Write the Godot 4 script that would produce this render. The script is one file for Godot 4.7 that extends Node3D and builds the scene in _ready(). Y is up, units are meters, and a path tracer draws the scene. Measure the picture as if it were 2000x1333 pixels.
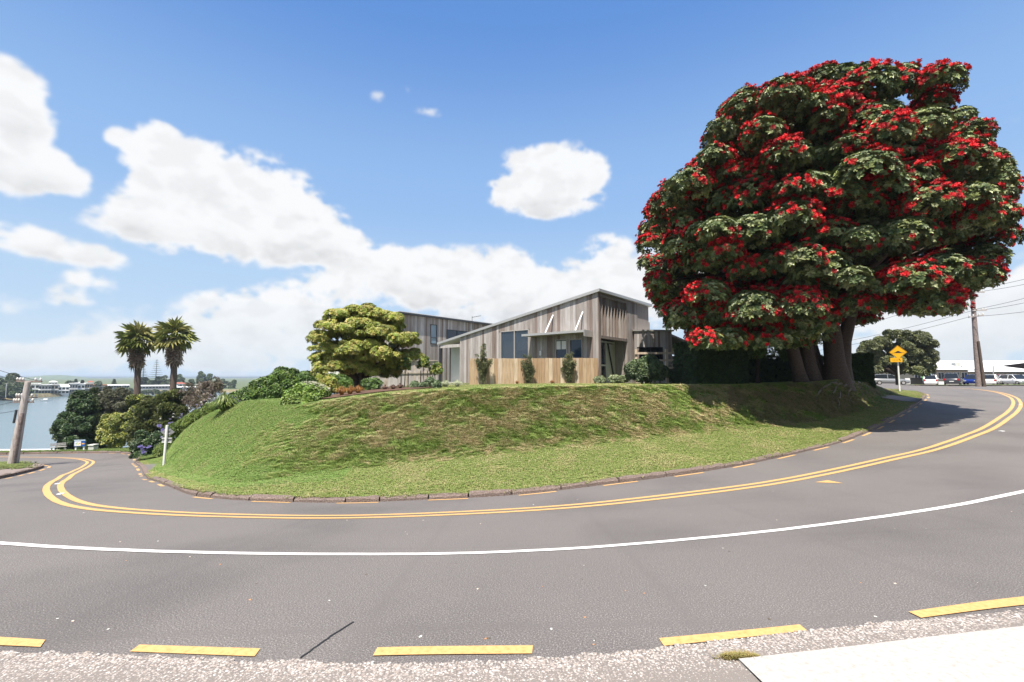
extends Node3D

const F := 889.0            # focal length in pixels of the 2000 pixel wide photograph
const EYE := 1.75
const HORIZON := 736.0
var pitch := atan((HORIZON - 666.5) / F)
var rng := RandomNumberGenerator.new()
var taken := {}
var M := {}
var tps_p := PackedVector2Array()
var tps_w := PackedFloat64Array()
var grid := []              # lawn loft: rows of points
var lawn_tris := PackedVector3Array()
var unit_box := BoxMesh.new()

# ---------------------------------------------------------------- helpers
func P(u: float, v: float, d: float) -> Vector3:      # a pixel's direction, followed to the depth d
	var cx := (u - 1000.0) / F
	var cy := (666.5 - v) / F
	var y := cy * cos(pitch) + sin(pitch)
	var dd := cos(pitch) - cy * sin(pitch)
	return Vector3(cx / dd * d, EYE + y / dd * d, -d)

func on_y(u: float, v: float, y: float) -> Vector3:
	var p := P(u, v, 1.0)
	return P(u, v, (y - EYE) / (p.y - EYE))

func numbered(called: String) -> String:
	taken[called] = taken.get(called, -1) + 1
	return called if taken[called] == 0 else "%s_%03d" % [called, taken[called]]

func tag(o: Node, label: String, category: String, group := "", kind := "") -> void:
	o.set_meta("label", label)
	o.set_meta("category", category)
	if group: o.set_meta("group", group)
	if kind: o.set_meta("kind", kind)

func thing(called: String, label: String, category: String, at := Vector3.ZERO, turn := 0.0, group := "", kind := "") -> Node3D:
	var o := Node3D.new()
	o.name = numbered(called)
	add_child(o)
	o.position = at
	o.rotation.y = turn
	tag(o, label, category, group, kind)
	return o

func begin() -> SurfaceTool:
	var st := SurfaceTool.new()
	st.begin(Mesh.PRIMITIVE_TRIANGLES)
	return st

func part(st, called: String, m: Material, parent: Node) -> MeshInstance3D:
	var o := MeshInstance3D.new()
	if st is SurfaceTool:
		st.generate_normals()
		o.mesh = st.commit()
	else:
		o.mesh = st
	o.material_override = m
	o.name = called
	parent.add_child(o, true)
	return o

func tri(st: SurfaceTool, a: Vector3, b: Vector3, c: Vector3, smooth := -1) -> void:
	st.set_smooth_group(smooth)
	st.add_vertex(a); st.add_vertex(b); st.add_vertex(c)

func quad(st: SurfaceTool, a: Vector3, b: Vector3, c: Vector3, d: Vector3, smooth := -1) -> void:   # clockwise seen from the front
	tri(st, a, b, c, smooth)
	tri(st, a, c, d, smooth)

func box(st: SurfaceTool, lo: Vector3, hi: Vector3, t := Transform3D()) -> void:
	var p := []
	for i in 8:
		p.append(t * Vector3(hi.x if i & 1 else lo.x, hi.y if i & 2 else lo.y, hi.z if i & 4 else lo.z))
	for f in [[4, 6, 7, 5], [1, 3, 2, 0], [0, 2, 6, 4], [5, 7, 3, 1], [6, 2, 3, 7], [0, 4, 5, 1]]:
		quad(st, p[f[0]], p[f[1]], p[f[2]], p[f[3]])

func box_part(called: String, lo: Vector3, hi: Vector3, m: Material, parent: Node) -> MeshInstance3D:
	var o := part(unit_box, called, m, parent)
	o.position = (lo + hi) / 2.0
	o.scale = hi - lo
	return o

func bar(st: SurfaceTool, a: Vector3, b: Vector3, w: float, h := -1.0) -> void:     # a square bar from a to b
	if h < 0: h = w
	var dir := (b - a).normalized()
	var side := dir.cross(Vector3.UP if absf(dir.y) < 0.95 else Vector3.RIGHT).normalized()
	var up := side.cross(dir)
	var t := Transform3D(Basis(side, up, -dir), a)
	box(st, Vector3(-w / 2, -h / 2, -(b - a).length()), Vector3(w / 2, h / 2, 0), t)

func tube(st: SurfaceTool, pts: Array, radii: Array, sides := 8, rough := 0.0, cap := true) -> void:
	var rings := []
	var side := Vector3.ZERO
	for i in pts.size():
		var dir: Vector3 = (pts[mini(i + 1, pts.size() - 1)] - pts[maxi(i - 1, 0)]).normalized()
		if i == 0:
			side = dir.cross(Vector3.UP if absf(dir.y) < 0.9 else Vector3.RIGHT).normalized()
		else:
			side = (side - dir * side.dot(dir)).normalized()
		var other := dir.cross(side)
		var ring := []
		for k in sides:
			var a := TAU * k / sides
			var r: float = radii[i] * (1.0 + rough * rng.randf_range(-1, 1))
			ring.append(pts[i] + (side * cos(a) + other * sin(a)) * r)
		rings.append(ring)
	for i in pts.size() - 1:
		for k in sides:
			var n := (k + 1) % sides
			quad(st, rings[i][k], rings[i][n], rings[i + 1][n], rings[i + 1][k], 1)
	if cap:
		for k in sides:
			tri(st, rings[-1][k], rings[-1][(k + 1) % sides], pts[-1])

func spline(pts: Array, step: float) -> Array:          # Catmull-Rom through the points, about step apart
	var out := []
	for i in pts.size() - 1:
		var a: Vector3 = pts[maxi(i - 1, 0)]
		var b: Vector3 = pts[i]
		var c: Vector3 = pts[i + 1]
		var d: Vector3 = pts[mini(i + 2, pts.size() - 1)]
		var n := maxi(1, int(ceil(b.distance_to(c) / step)))
		for k in n:
			out.append(b.cubic_interpolate(c, a, d, float(k) / n))
	out.append(pts[-1])
	return out

# ---------------------------------------------------------------- the road-level ground: a thin plate through surveyed points
func tps_k(r2: float) -> float:
	return 0.0 if r2 < 1e-9 else 0.5 * r2 * log(r2)

func survey(list: Array) -> void:
	var h := PackedFloat64Array()
	for c in list:
		var p := P(c[0], c[1], c[2])
		tps_p.append(Vector2(p.x, -p.z))
		h.append(p.y)
	for c in [[0, 0, 0.02], [-6, -2, -0.25], [7, -2, 0.12], [-10, 3, -0.5], [12, 6, 0.0], [0, 24, -0.9], [-8, 24, -1.2], [9, 30, -0.3], [30, 18, 0.25], [60, 40, 0.4], [80, 75, 0.5], [40, 110, 0.4], [0, 60, 0.0], [-24, 52, -4.4], [-44, 46, -4.5]]:
		tps_p.append(Vector2(c[0], c[1]))
		h.append(c[2])
	var n := tps_p.size()
	var a := []
	for i in n + 3:
		var row := PackedFloat64Array()
		row.resize(n + 4)
		a.append(row)
	for i in n:
		for j in n:
			a[i][j] = tps_k(tps_p[i].distance_squared_to(tps_p[j])) + (0.6 if i == j else 0.0)
		a[i][n] = 1.0; a[i][n + 1] = tps_p[i].x; a[i][n + 2] = tps_p[i].y
		a[n][i] = 1.0; a[n + 1][i] = tps_p[i].x; a[n + 2][i] = tps_p[i].y
		a[i][n + 3] = h[i]
	var s := n + 3
	for c in s:
		var best := c
		for r in range(c + 1, s):
			if absf(a[r][c]) > absf(a[best][c]): best = r
		var swap = a[c]; a[c] = a[best]; a[best] = swap
		for r in range(c + 1, s):
			var k: float = a[r][c] / a[c][c]
			if k != 0.0:
				for j in range(c, s + 1): a[r][j] -= k * a[c][j]
	tps_w.resize(s)
	for c in range(s - 1, -1, -1):
		var x: float = a[c][s]
		for j in range(c + 1, s): x -= a[c][j] * tps_w[j]
		tps_w[c] = x / a[c][c]

func G(x: float, d: float) -> float:
	var n := tps_p.size()
	var y: float = tps_w[n] + tps_w[n + 1] * x + tps_w[n + 2] * d
	for i in n:
		var q := tps_p[i]
		var r2 := (q.x - x) * (q.x - x) + (q.y - d) * (q.y - d)
		if r2 > 1e-9: y += tps_w[i] * 0.5 * r2 * log(r2)
	return y

func hit(u: float, v: float) -> Vector3:               # where a pixel's ray meets the road-level ground
	var d := 0.6
	var last := d
	while d < 140.0:
		var p := P(u, v, d)
		if p.y < G(p.x, d):
			var lo := last
			var hi := d
			for k in 18:
				var mid := (lo + hi) / 2
				p = P(u, v, mid)
				if p.y < G(p.x, mid): hi = mid
				else: lo = mid
			return P(u, v, hi)
		last = d
		d *= 1.03
	return P(u, v, 60.0)

func hits(pix: Array) -> Array:
	var out := []
	for p in pix: out.append(hit(p[0], p[1]))
	return out

func drape(p: Vector3, lift: float) -> Vector3:
	return Vector3(p.x, G(p.x, -p.z) + lift, p.z)

func ribbon(line: Array, w: float, lift: float, offset := 0.0, from := 0, to := -1) -> SurfaceTool:
	var st := begin()
	if to < 0: to = line.size() - 1
	var before := []
	for i in range(from, to + 1):
		var dir: Vector3 = line[mini(i + 1, line.size() - 1)] - line[maxi(i - 1, 0)]
		var side := Vector3(-dir.z, 0, dir.x).normalized()
		var jag := rng.randf_range(-0.004, 0.004)
		var a := drape(line[i] + side * (offset - w / 2 + jag), lift)
		var b := drape(line[i] + side * (offset + w / 2 + jag), lift)
		if before: quad(st, before[1], before[0], a, b, 1)
		before = [a, b]
	return st

func lawn_y(x: float, z: float) -> float:
	var best := -99.0
	for i in range(0, lawn_tris.size(), 3):
		var a := lawn_tris[i]
		var b := lawn_tris[i + 1]
		var c := lawn_tris[i + 2]
		if maxf(a.x, maxf(b.x, c.x)) < x or minf(a.x, minf(b.x, c.x)) > x or maxf(a.z, maxf(b.z, c.z)) < z or minf(a.z, minf(b.z, c.z)) > z: continue
		var den := (b.z - c.z) * (a.x - c.x) + (c.x - b.x) * (a.z - c.z)
		if absf(den) < 1e-9: continue
		var s := ((b.z - c.z) * (x - c.x) + (c.x - b.x) * (z - c.z)) / den
		var t := ((c.z - a.z) * (x - c.x) + (a.x - c.x) * (z - c.z)) / den
		if s >= -0.001 and t >= -0.001 and s + t <= 1.001: best = maxf(best, s * a.y + t * b.y + (1 - s - t) * c.y)
	return best

func on_lawn(u: float, d: float) -> Vector3:           # the lawn under column u at the depth d
	var x := P(u, HORIZON, d).x
	var y := lawn_y(x, -d)
	return Vector3(x, y if y > -50 else G(x, d), -d)

# ---------------------------------------------------------------- materials
func noise(freq: float, octaves := 4, kind := FastNoiseLite.TYPE_SIMPLEX_SMOOTH, sd := 1) -> FastNoiseLite:
	var n := FastNoiseLite.new()
	n.noise_type = kind
	n.frequency = freq
	n.fractal_octaves = octaves
	n.seed = sd
	return n

func ramp(stops: Array) -> Gradient:                   # stops: offset, linear colour
	var g := Gradient.new()
	var o := PackedFloat32Array()
	var c := PackedColorArray()
	for s in stops:
		o.append(s[0])
		c.append(Color(s[1], s[2], s[3]).linear_to_srgb())
	g.offsets = o
	g.colors = c
	return g

func tex(freq: float, stops: Array, size := 512, octaves := 4, sd := 1, kind := FastNoiseLite.TYPE_SIMPLEX_SMOOTH) -> NoiseTexture2D:
	var t := NoiseTexture2D.new()
	t.width = size
	t.height = size
	t.seamless = true
	t.noise = noise(freq, octaves, kind, sd)
	t.color_ramp = ramp(stops)
	return t

func bumps(freq: float, size := 512, strength := 4.0, sd := 3) -> NoiseTexture2D:
	var t := NoiseTexture2D.new()
	t.width = size
	t.height = size
	t.seamless = true
	t.as_normal_map = true
	t.bump_strength = strength
	t.noise = noise(freq, 3, FastNoiseLite.TYPE_SIMPLEX_SMOOTH, sd)
	return t

func plain(r: float, g: float, b: float, rough := 0.8, metal := 0.0) -> StandardMaterial3D:   # linear colour
	var m := StandardMaterial3D.new()
	m.albedo_color = Color(r, g, b).linear_to_srgb()
	m.roughness = rough
	m.metallic = metal
	return m

func textured(t: Texture2D, scale: float, rough := 0.85, coarse: Texture2D = null, coarse_scale := 0.1) -> StandardMaterial3D:
	var m := StandardMaterial3D.new()
	m.albedo_texture = t
	m.uv1_triplanar = true
	m.uv1_world_triplanar = true
	m.uv1_scale = Vector3.ONE * scale
	m.roughness = rough
	if coarse:
		m.detail_enabled = true
		m.detail_albedo = coarse
		m.detail_blend_mode = BaseMaterial3D.BLEND_MODE_MUL
		m.detail_uv_layer = BaseMaterial3D.DETAIL_UV_2
		m.uv2_triplanar = true
		m.uv2_world_triplanar = true
		m.uv2_scale = Vector3.ONE * coarse_scale
	return m

func leafy(back := 0.25) -> StandardMaterial3D:
	var m := StandardMaterial3D.new()
	m.vertex_color_use_as_albedo = true
	m.roughness = 0.5
	m.cull_mode = BaseMaterial3D.CULL_DISABLED
	m.backlight_enabled = true
	m.backlight = Color(back, back, back * 0.5)
	return m

func materials() -> void:
	M.asphalt = textured(tex(0.16, [[0.0, 0.078, 0.069, 0.065], [0.42, 0.13, 0.118, 0.112], [0.62, 0.16, 0.147, 0.14], [0.88, 0.4, 0.375, 0.355]], 1024, 3, 11), 0.45, 0.82, tex(0.012, [[0.0, 0.68, 0.68, 0.69], [0.5, 0.92, 0.92, 0.92], [1.0, 1.0, 1.0, 0.99]], 512, 5, 5), 0.045)
	M.asphalt.normal_enabled = true
	M.asphalt.normal_texture = bumps(0.2, 512, 3.0, 7)
	M.asphalt.normal_scale = 0.5
	M.yellow = textured(tex(0.03, [[0.0, 0.42, 0.24, 0.08], [0.35, 0.57, 0.335, 0.125], [1.0, 0.64, 0.4, 0.17]], 512, 5, 21), 1.3, 0.7)
	M.white_line = textured(tex(0.03, [[0.0, 0.55, 0.54, 0.52], [0.4, 0.74, 0.73, 0.71], [1.0, 0.8, 0.79, 0.78]], 512, 5, 22), 1.3, 0.7)
	M.concrete = textured(tex(0.05, [[0.0, 0.31, 0.29, 0.265], [0.4, 0.395, 0.375, 0.35], [1.0, 0.45, 0.43, 0.405]], 512, 5, 31), 0.8, 0.9)
	M.kerb = textured(tex(0.06, [[0.0, 0.035, 0.025, 0.021], [0.4, 0.11, 0.078, 0.065], [0.65, 0.22, 0.17, 0.148], [1.0, 0.48, 0.43, 0.39]], 512, 5, 41), 1.1, 0.95)
	M.mortar = textured(tex(0.2, [[0.0, 0.13, 0.112, 0.1], [1.0, 0.26, 0.235, 0.215]], 512, 3, 42), 1.5, 0.95)
	M.paving = textured(tex(0.05, [[0.0, 0.16, 0.125, 0.11], [1.0, 0.3, 0.245, 0.215]], 512, 4, 43), 0.9, 0.95)
	M.soil = textured(tex(0.05, [[0.0, 0.05, 0.045, 0.015], [0.45, 0.085, 0.1, 0.025], [0.7, 0.12, 0.13, 0.035], [1.0, 0.17, 0.14, 0.06]], 512, 5, 51), 0.5, 1.0)
	M.turf = textured(tex(0.05, [[0.0, 0.055, 0.085, 0.016], [0.5, 0.085, 0.13, 0.024], [1.0, 0.13, 0.16, 0.045]], 512, 5, 52), 0.5, 1.0)
	M.mulch = textured(tex(0.12, [[0.0, 0.035, 0.02, 0.013], [0.6, 0.12, 0.065, 0.04], [1.0, 0.24, 0.15, 0.1]], 512, 3, 53), 1.2, 1.0)
	M.blade = leafy(0.2)
	M.blade.roughness = 0.65
	M.leaf = leafy(0.25)
	M.petal = leafy(0.1)
	M.petal.roughness = 0.8
	M.bark = textured(tex(0.06, [[0.0, 0.035, 0.024, 0.018], [0.5, 0.09, 0.065, 0.05], [1.0, 0.19, 0.145, 0.115]], 512, 5, 61), 0.7, 0.95)
	M.bark.uv1_scale = Vector3(1.3, 0.28, 1.3)
	M.bark.normal_enabled = true
	M.bark.normal_texture = bumps(0.05, 512, 8.0, 8)
	M.pale_bark = textured(tex(0.05, [[0.0, 0.12, 0.095, 0.08], [1.0, 0.32, 0.28, 0.24]], 512, 4, 62), 0.9, 0.95)
	M.palm_bark = textured(tex(0.08, [[0.0, 0.05, 0.035, 0.03], [1.0, 0.2, 0.15, 0.125]], 512, 4, 63), 0.9, 0.95)
	M.boards = []
	for k in 7:                                             # weathered cedar: silver grey to brown boards
		var c = [[0.27, 0.24, 0.225], [0.36, 0.33, 0.315], [0.24, 0.2, 0.18], [0.32, 0.285, 0.265], [0.43, 0.405, 0.395], [0.2, 0.155, 0.135], [0.3, 0.275, 0.265]][k]
		var m := textured(tex(0.02, [[0.0, c[0] * 0.72, c[1] * 0.7, c[2] * 0.68], [0.5, c[0], c[1], c[2]], [1.0, c[0] * 1.2, c[1] * 1.22, c[2] * 1.25]], 256, 5, 70 + k), 0.6, 0.85)
		m.uv1_scale = Vector3(1.7, 0.14, 1.7)
		M.boards.append(m)
	M.palings = []
	for k in 5:                                             # newer fence timber, yellowish
		var c = [[0.46, 0.34, 0.22], [0.58, 0.47, 0.34], [0.38, 0.26, 0.155], [0.53, 0.43, 0.33], [0.44, 0.31, 0.19]][k]
		var m := textured(tex(0.02, [[0.0, c[0] * 0.7, c[1] * 0.68, c[2] * 0.62], [0.5, c[0], c[1], c[2]], [1.0, c[0] * 1.15, c[1] * 1.17, c[2] * 1.2]], 256, 5, 90 + k), 0.6, 0.85)
		m.uv1_scale = Vector3(1.9, 0.17, 1.9)
		M.palings.append(m)
	M.grey_timber = M.boards[4]
	M.roofing = plain(0.62, 0.62, 0.61, 0.45, 0.2)
	M.dark_frame = plain(0.035, 0.037, 0.042, 0.4)
	M.pale_frame = plain(0.4, 0.38, 0.36, 0.5)
	M.soffit = plain(0.32, 0.31, 0.29, 0.7)
	M.glass = StandardMaterial3D.new()
	M.glass.albedo_color = Color(0.2, 0.25, 0.31, 0.55)
	M.glass.transparency = BaseMaterial3D.TRANSPARENCY_ALPHA
	M.glass.roughness = 0.03
	M.glass.metallic_specular = 0.9
	M.dark_glass = plain(0.018, 0.022, 0.028, 0.04)
	M.blind = plain(0.32, 0.34, 0.36, 0.8)
	M.cream = textured(tex(0.01, [[0.0, 0.56, 0.58, 0.53], [1.0, 0.66, 0.67, 0.63]], 256, 3, 101), 0.3, 0.8)
	M.steel = plain(0.5, 0.49, 0.47, 0.4, 0.5)
	M.white = plain(0.75, 0.75, 0.74, 0.5)
	M.black = plain(0.02, 0.02, 0.02, 0.6)
	M.rubber = plain(0.02, 0.02, 0.021, 0.85)
	M.sign_yellow = plain(0.83, 0.42, 0.01, 0.45)
	M.sign_grey = plain(0.26, 0.265, 0.28, 0.45, 0.4)
	M.pole = textured(tex(0.03, [[0.0, 0.24, 0.21, 0.19], [0.5, 0.42, 0.38, 0.36], [1.0, 0.52, 0.48, 0.46]], 256, 5, 111), 0.6, 0.9)
	M.pole.uv1_scale = Vector3(1.6, 0.25, 1.6)
	M.old_pole = textured(tex(0.03, [[0.0, 0.11, 0.08, 0.075], [0.5, 0.22, 0.175, 0.16], [1.0, 0.32, 0.27, 0.255]], 256, 5, 112), 0.6, 0.9)
	M.wire = plain(0.03, 0.03, 0.032, 0.7)
	M.porcelain = plain(0.6, 0.58, 0.55, 0.25)
	M.blue_glass = plain(0.022, 0.04, 0.075, 0.05)
	M.sky_glass = plain(0.2, 0.27, 0.33, 0.05)
	M.pale_paling = textured(tex(0.02, [[0.0, 0.3, 0.25, 0.2], [0.5, 0.42, 0.37, 0.32], [1.0, 0.5, 0.46, 0.41]], 256, 5, 97), 0.6, 0.85)
	M.flag_blue = plain(0.01, 0.014, 0.07, 0.8)
	M.car_red = plain(0.42, 0.01, 0.015, 0.3)
	M.terracotta = textured(tex(0.06, [[0.0, 0.3, 0.1, 0.045], [1.0, 0.48, 0.2, 0.1]], 256, 4, 98), 0.8, 0.9)
	M.sign_blue = plain(0.01, 0.09, 0.35, 0.45)
	M.stone = StandardMaterial3D.new()
	M.stone.vertex_color_use_as_albedo = true
	M.stone.roughness = 0.85
	M.violet = plain(0.17, 0.15, 0.36, 0.8)
	M.frond = []
	for c in [[0.16, 0.19, 0.045], [0.26, 0.28, 0.08], [0.36, 0.34, 0.13]]:
		var m := plain(c[0], c[1], c[2], 0.5)
		m.cull_mode = BaseMaterial3D.CULL_DISABLED
		M.frond.append(m)
	M.dead_frond = []
	for c in [[0.22, 0.16, 0.12], [0.42, 0.33, 0.25]]:
		var m := plain(c[0], c[1], c[2], 0.8)
		m.cull_mode = BaseMaterial3D.CULL_DISABLED
		M.dead_frond.append(m)
	M.root_bark = textured(tex(0.05, [[0.0, 0.08, 0.062, 0.05], [1.0, 0.22, 0.185, 0.155]], 256, 4, 64), 0.9, 0.95)

# ---------------------------------------------------------------- sky
func sky_image() -> ImageTexture:
	var w := 2048
	var h := 1024
	var cover := PackedFloat32Array()      # cloud mass
	var low := PackedFloat32Array()        # height within its cloud, for the grey undersides
	cover.resize(w * h)
	low.resize(w * h)
	var r := RandomNumberGenerator.new()
	r.seed = 77
	var blobs := []                        # azimuth, elevation, half width, half height in degrees, strength
	for c in [[20, 210, 95, 85, 1.0], [60, 330, 110, 55, 1.0], [120, 345, 60, 40, 0.7], [-150, 260, 160, 120, 1.0], [235, 270, 34, 26, 0.6], [330, 320, 100, 80, 1.05], [420, 380, 170, 90, 1.15], [520, 400, 110, 85, 1.05], [600, 440, 90, 70, 1.0], [440, 460, 230, 50, 1.0], [285, 415, 90, 50, 0.8], [660, 480, 70, 40, 0.8], [60, 470, 110, 38, 0.62], [180, 500, 70, 26, 0.5], [170, 545, 60, 22, 0.45], [130, 575, 50, 22, 0.5], [1070, 350, 105, 62, 1.1], [1000, 375, 60, 36, 0.8], [1140, 340, 50, 50, 0.8], [1080, 395, 110, 30, 0.75], [750, 520, 80, 45, 0.85], [860, 545, 130, 60, 1.0], [980, 540, 110, 55, 1.0], [1170, 545, 110, 45, 1.0], [1180, 490, 55, 34, 0.6], [1300, 560, 120, 70, 1.0], [1070, 590, 240, 45, 1.0], [520, 610, 140, 50, 0.75], [450, 660, 160, 45, 0.8], [330, 690, 260, 40, 0.7], [120, 690, 200, 30, 0.62], [640, 560, 90, 40, 0.6], [738, 185, 22, 16, 0.27], [840, 217, 36, 14, 0.26], [800, 170, 24, 20, 0.22], [1960, 235, 60, 20, 0.27], [1950, 590, 170, 65, 0.95], [1850, 650, 230, 55, 0.9], [2080, 500, 120, 60, 0.7]]:
		var p := P(c[0], c[1], 1.0) - Vector3(0, EYE, 0)
		var flat := Vector2(p.x, p.z).length()
		var az := rad_to_deg(atan2(p.x, -p.z))
		var el := rad_to_deg(atan2(p.y, flat))
		var k := F * p.length()
		blobs.append([az, el, rad_to_deg(c[2] / k) / cos(deg_to_rad(el)) * cos(deg_to_rad(az)) , rad_to_deg(c[3] / k), c[4]])
	for i in 60:                            # the same kind of sky goes on all round
		var az := r.randf_range(60, 300)
		var el := 4 + 34 * pow(r.randf(), 1.7)
		var s := r.randf_range(2.5, 8.0) * (0.5 + el / 40.0)
		blobs.append([az, el, s * 1.4, s * 0.75, r.randf_range(0.7, 1.1)])
	for b in blobs:
		var cx: float = b[0] / 360.0 * w
		var cy: float = (0.5 - b[1] / 180.0) * h
		var rx: float = b[2] / 360.0 * w * 1.5
		var ry: float = b[3] / 180.0 * h * 1.5
		for y in range(maxi(0, int(cy - ry)), mini(h / 2, int(cy + ry)) + 1):
			for x in range(int(cx - rx), int(cx + rx) + 1):
				var q := Vector2((x - cx) / rx, (y - cy) / ry).length_squared()
				if q < 1.0:
					var i := y * w + posmod(x, w)
					var k: float = b[4] * (1.0 - q) * (1.0 - q) * 1.6
					var was := cover[i]
					cover[i] = maxf(was, k) + 0.35 * minf(was, k)
					low[i] = (low[i] * was + (y - cy) / ry * k) / maxf(was + k, 1e-4)
	var n1 := noise(2.9, 6, FastNoiseLite.TYPE_SIMPLEX_SMOOTH, 4)
	n1.fractal_gain = 0.6
	var n2 := noise(5.0, 4, FastNoiseLite.TYPE_SIMPLEX_SMOOTH, 9)
	var img := Image.create(w, h, false, Image.FORMAT_RGB8)
	for y in h:
		var el := (0.5 - (y + 0.5) / h) * PI
		if el < -0.06:
			img.fill_rect(Rect2i(0, y, w, h - y), Color(0.27, 0.29, 0.26))
			break
		var e := clampf(rad_to_deg(el), 0.0, 90.0)
		# clear air, as linear colour
		var air := Vector3(0.66, 0.8, 0.93).lerp(Vector3(0.5, 0.69, 0.93), smoothstep(1.0, 10.0, e))
		air = air.lerp(Vector3(0.32, 0.53, 0.88), smoothstep(9.0, 22.0, e))
		air = air.lerp(Vector3(0.13, 0.305, 0.72), smoothstep(20.0, 42.0, e))
		air = air.lerp(Vector3(0.07, 0.2, 0.56), smoothstep(42.0, 80.0, e))
		var c := cos(el)
		var s := sin(el)
		for x in w:
			var az := (x + 0.5) / w * TAU
			var col := air
			var i := y * w + x
			var base := cover[i]
			var hazy := smoothstep(13.0, 2.0, e) * 0.42
			if base > 0.01 or hazy > 0.01:
				var dx := sin(az) * c
				var dz := cos(az) * c
				var v1 := n1.get_noise_3d(dx * 3, s * 4.5, dz * 3)
				var v2 := n2.get_noise_3d(dx * 3, s * 5.0, dz * 3)
				var dens := base * 1.05 + v1 * 1.35 * (0.22 + minf(base, 0.75)) + v2 * 0.2 * (0.3 + base) - 0.27 + hazy * (0.7 + v1 * 1.4)
				var a := smoothstep(0.0, 0.5, dens)
				if a > 0.0:
					var under := smoothstep(-0.1, 0.75, low[i] + v1 * 0.5) * smoothstep(0.25, 0.9, dens)
					var bright := lerpf(1.0, 0.8, under) - 0.07 * smoothstep(0.1, -0.3, v2)
					var cloud := Vector3(bright * 0.985, bright * 0.99, bright)
					cloud = cloud.lerp(Vector3(0.79, 0.85, 0.9), smoothstep(9.0, 1.0, e) * 0.55)
					col = col.lerp(cloud, a * (0.97 if e > 8 else 0.9))
			img.set_pixel(x, y, Color(col.x, col.y, col.z).linear_to_srgb())
	return ImageTexture.create_from_image(img)

func air_and_light() -> void:
	var cam := Camera3D.new()
	cam.name = "camera"
	add_child(cam)
	cam.position = Vector3(0, EYE, 0)
	cam.rotation.x = pitch
	cam.fov = rad_to_deg(2.0 * atan(666.5 / F))
	cam.near = 0.1
	cam.far = 20000.0
	var e := Environment.new()
	e.background_mode = Environment.BG_SKY
	var mat := PanoramaSkyMaterial.new()
	mat.panorama = sky_image()
	e.sky = Sky.new()
	e.sky.sky_material = mat
	e.tonemap_mode = Environment.TONE_MAPPER_LINEAR
	e.tonemap_exposure = 2.0
	e.background_energy_multiplier = 1.0 / 2.0
	e.sdfgi_enabled = true
	e.ssao_enabled = true
	e.ssil_enabled = true
	e.fog_enabled = true
	e.fog_density = 0.00022
	e.fog_light_color = Color(0.78, 0.85, 0.93)
	var w := WorldEnvironment.new()
	w.name = "world"
	w.environment = e
	add_child(w)
	var sun := DirectionalLight3D.new()
	sun.name = "sun"
	add_child(sun)
	sun.light_energy = 1.45
	sun.light_color = Color(1.0, 0.965, 0.91)
	sun.light_angular_distance = 0.5
	sun.shadow_enabled = true
	var high := deg_to_rad(66.0)
	var flat := Vector2(0.28, -0.96).normalized()          # light travels away from the camera and a little to the right
	sun.look_at_from_position(Vector3(0, 50, 0), Vector3(0, 50, 0) + Vector3(flat.x * cos(high), -sin(high), flat.y * cos(high)))

# ---------------------------------------------------------------- the ground
var SECTIONS := [
	[[262, 905], [300, 897, 25.5], [322, 890, 26], [335, 868, 26.5], [-17, 33, -2.4]],
	[[285, 935], [320, 915, 18], [350, 870, 20.5], [385, 822, 22.5], [-14, 33, -0.8]],
	[[350, 960], [390, 930, 13.2], [440, 850, 16.5], [475, 785, 20], [-11, 33, 0.5]],
	[[430, 975], [480, 945, 11.2], [530, 860, 14], [560, 793, 17], [-9.5, 34, 0.9]],
	[[560, 981], [600, 925, 12], [630, 850, 14], [650, 782, 16.3], [-7.5, 37, 1.15]],
	[[700, 982], [750, 912, 12.5], [750, 835, 14.3], [745, 771, 16], [-5, 40, 1.25]],
	[[850, 976], [880, 898, 12.9], [865, 820, 14.6], [855, 764, 16.3], [-2, 43, 1.3]],
	[[1000, 968], [1050, 882, 13.4], [1020, 810, 15], [1000, 757.5, 16.5], [2, 45, 1.3]],
	[[1200, 945], [1200, 866, 14], [1200, 805, 15.4], [1200, 754.5, 17], [7, 46, 1.3]],
	[[1400, 918], [1370, 848, 15.4], [1350, 800, 16.6], [1340, 753.5, 18.2], [12, 46, 1.3]],
	[[1520, 895], [1490, 836, 16.4], [1475, 795, 17.6], [1480, 753, 19.3], [15, 46, 1.3]],
	[[1640, 866], [1600, 824, 17.8], [1590, 790, 19], [1600, 748, 20.8], [17.5, 45, 1.3]],
	[[1700, 843], [1680, 806, 20], [1660, 780, 20.8], [1645, 742, 22], [19.5, 44, 1.25]],
	[[1760, 810], [1725, 787, 22.8], [1700, 770, 23.2], [1680, 748, 23.8], [21.5, 43, 1.2]],
	[[1798, 786], [1745, 772, 26], [1727, 764, 26.2], [1702, 752, 26.5], [23.5, 41, 1.1]],
	[[1810, 774], [1760, 765.5, 29], [1735, 764, 29.5], [1708, 760, 30], [24.5, 38, 1.0]],
	[[1796, 767], [1765, 763.5, 31.5], [1740, 762, 32], [1712, 760, 32.5], [25, 37, 0.95]],
]
var kerb_line := []
var KERB_W := 0.14
var KERB_H := 0.08

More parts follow.
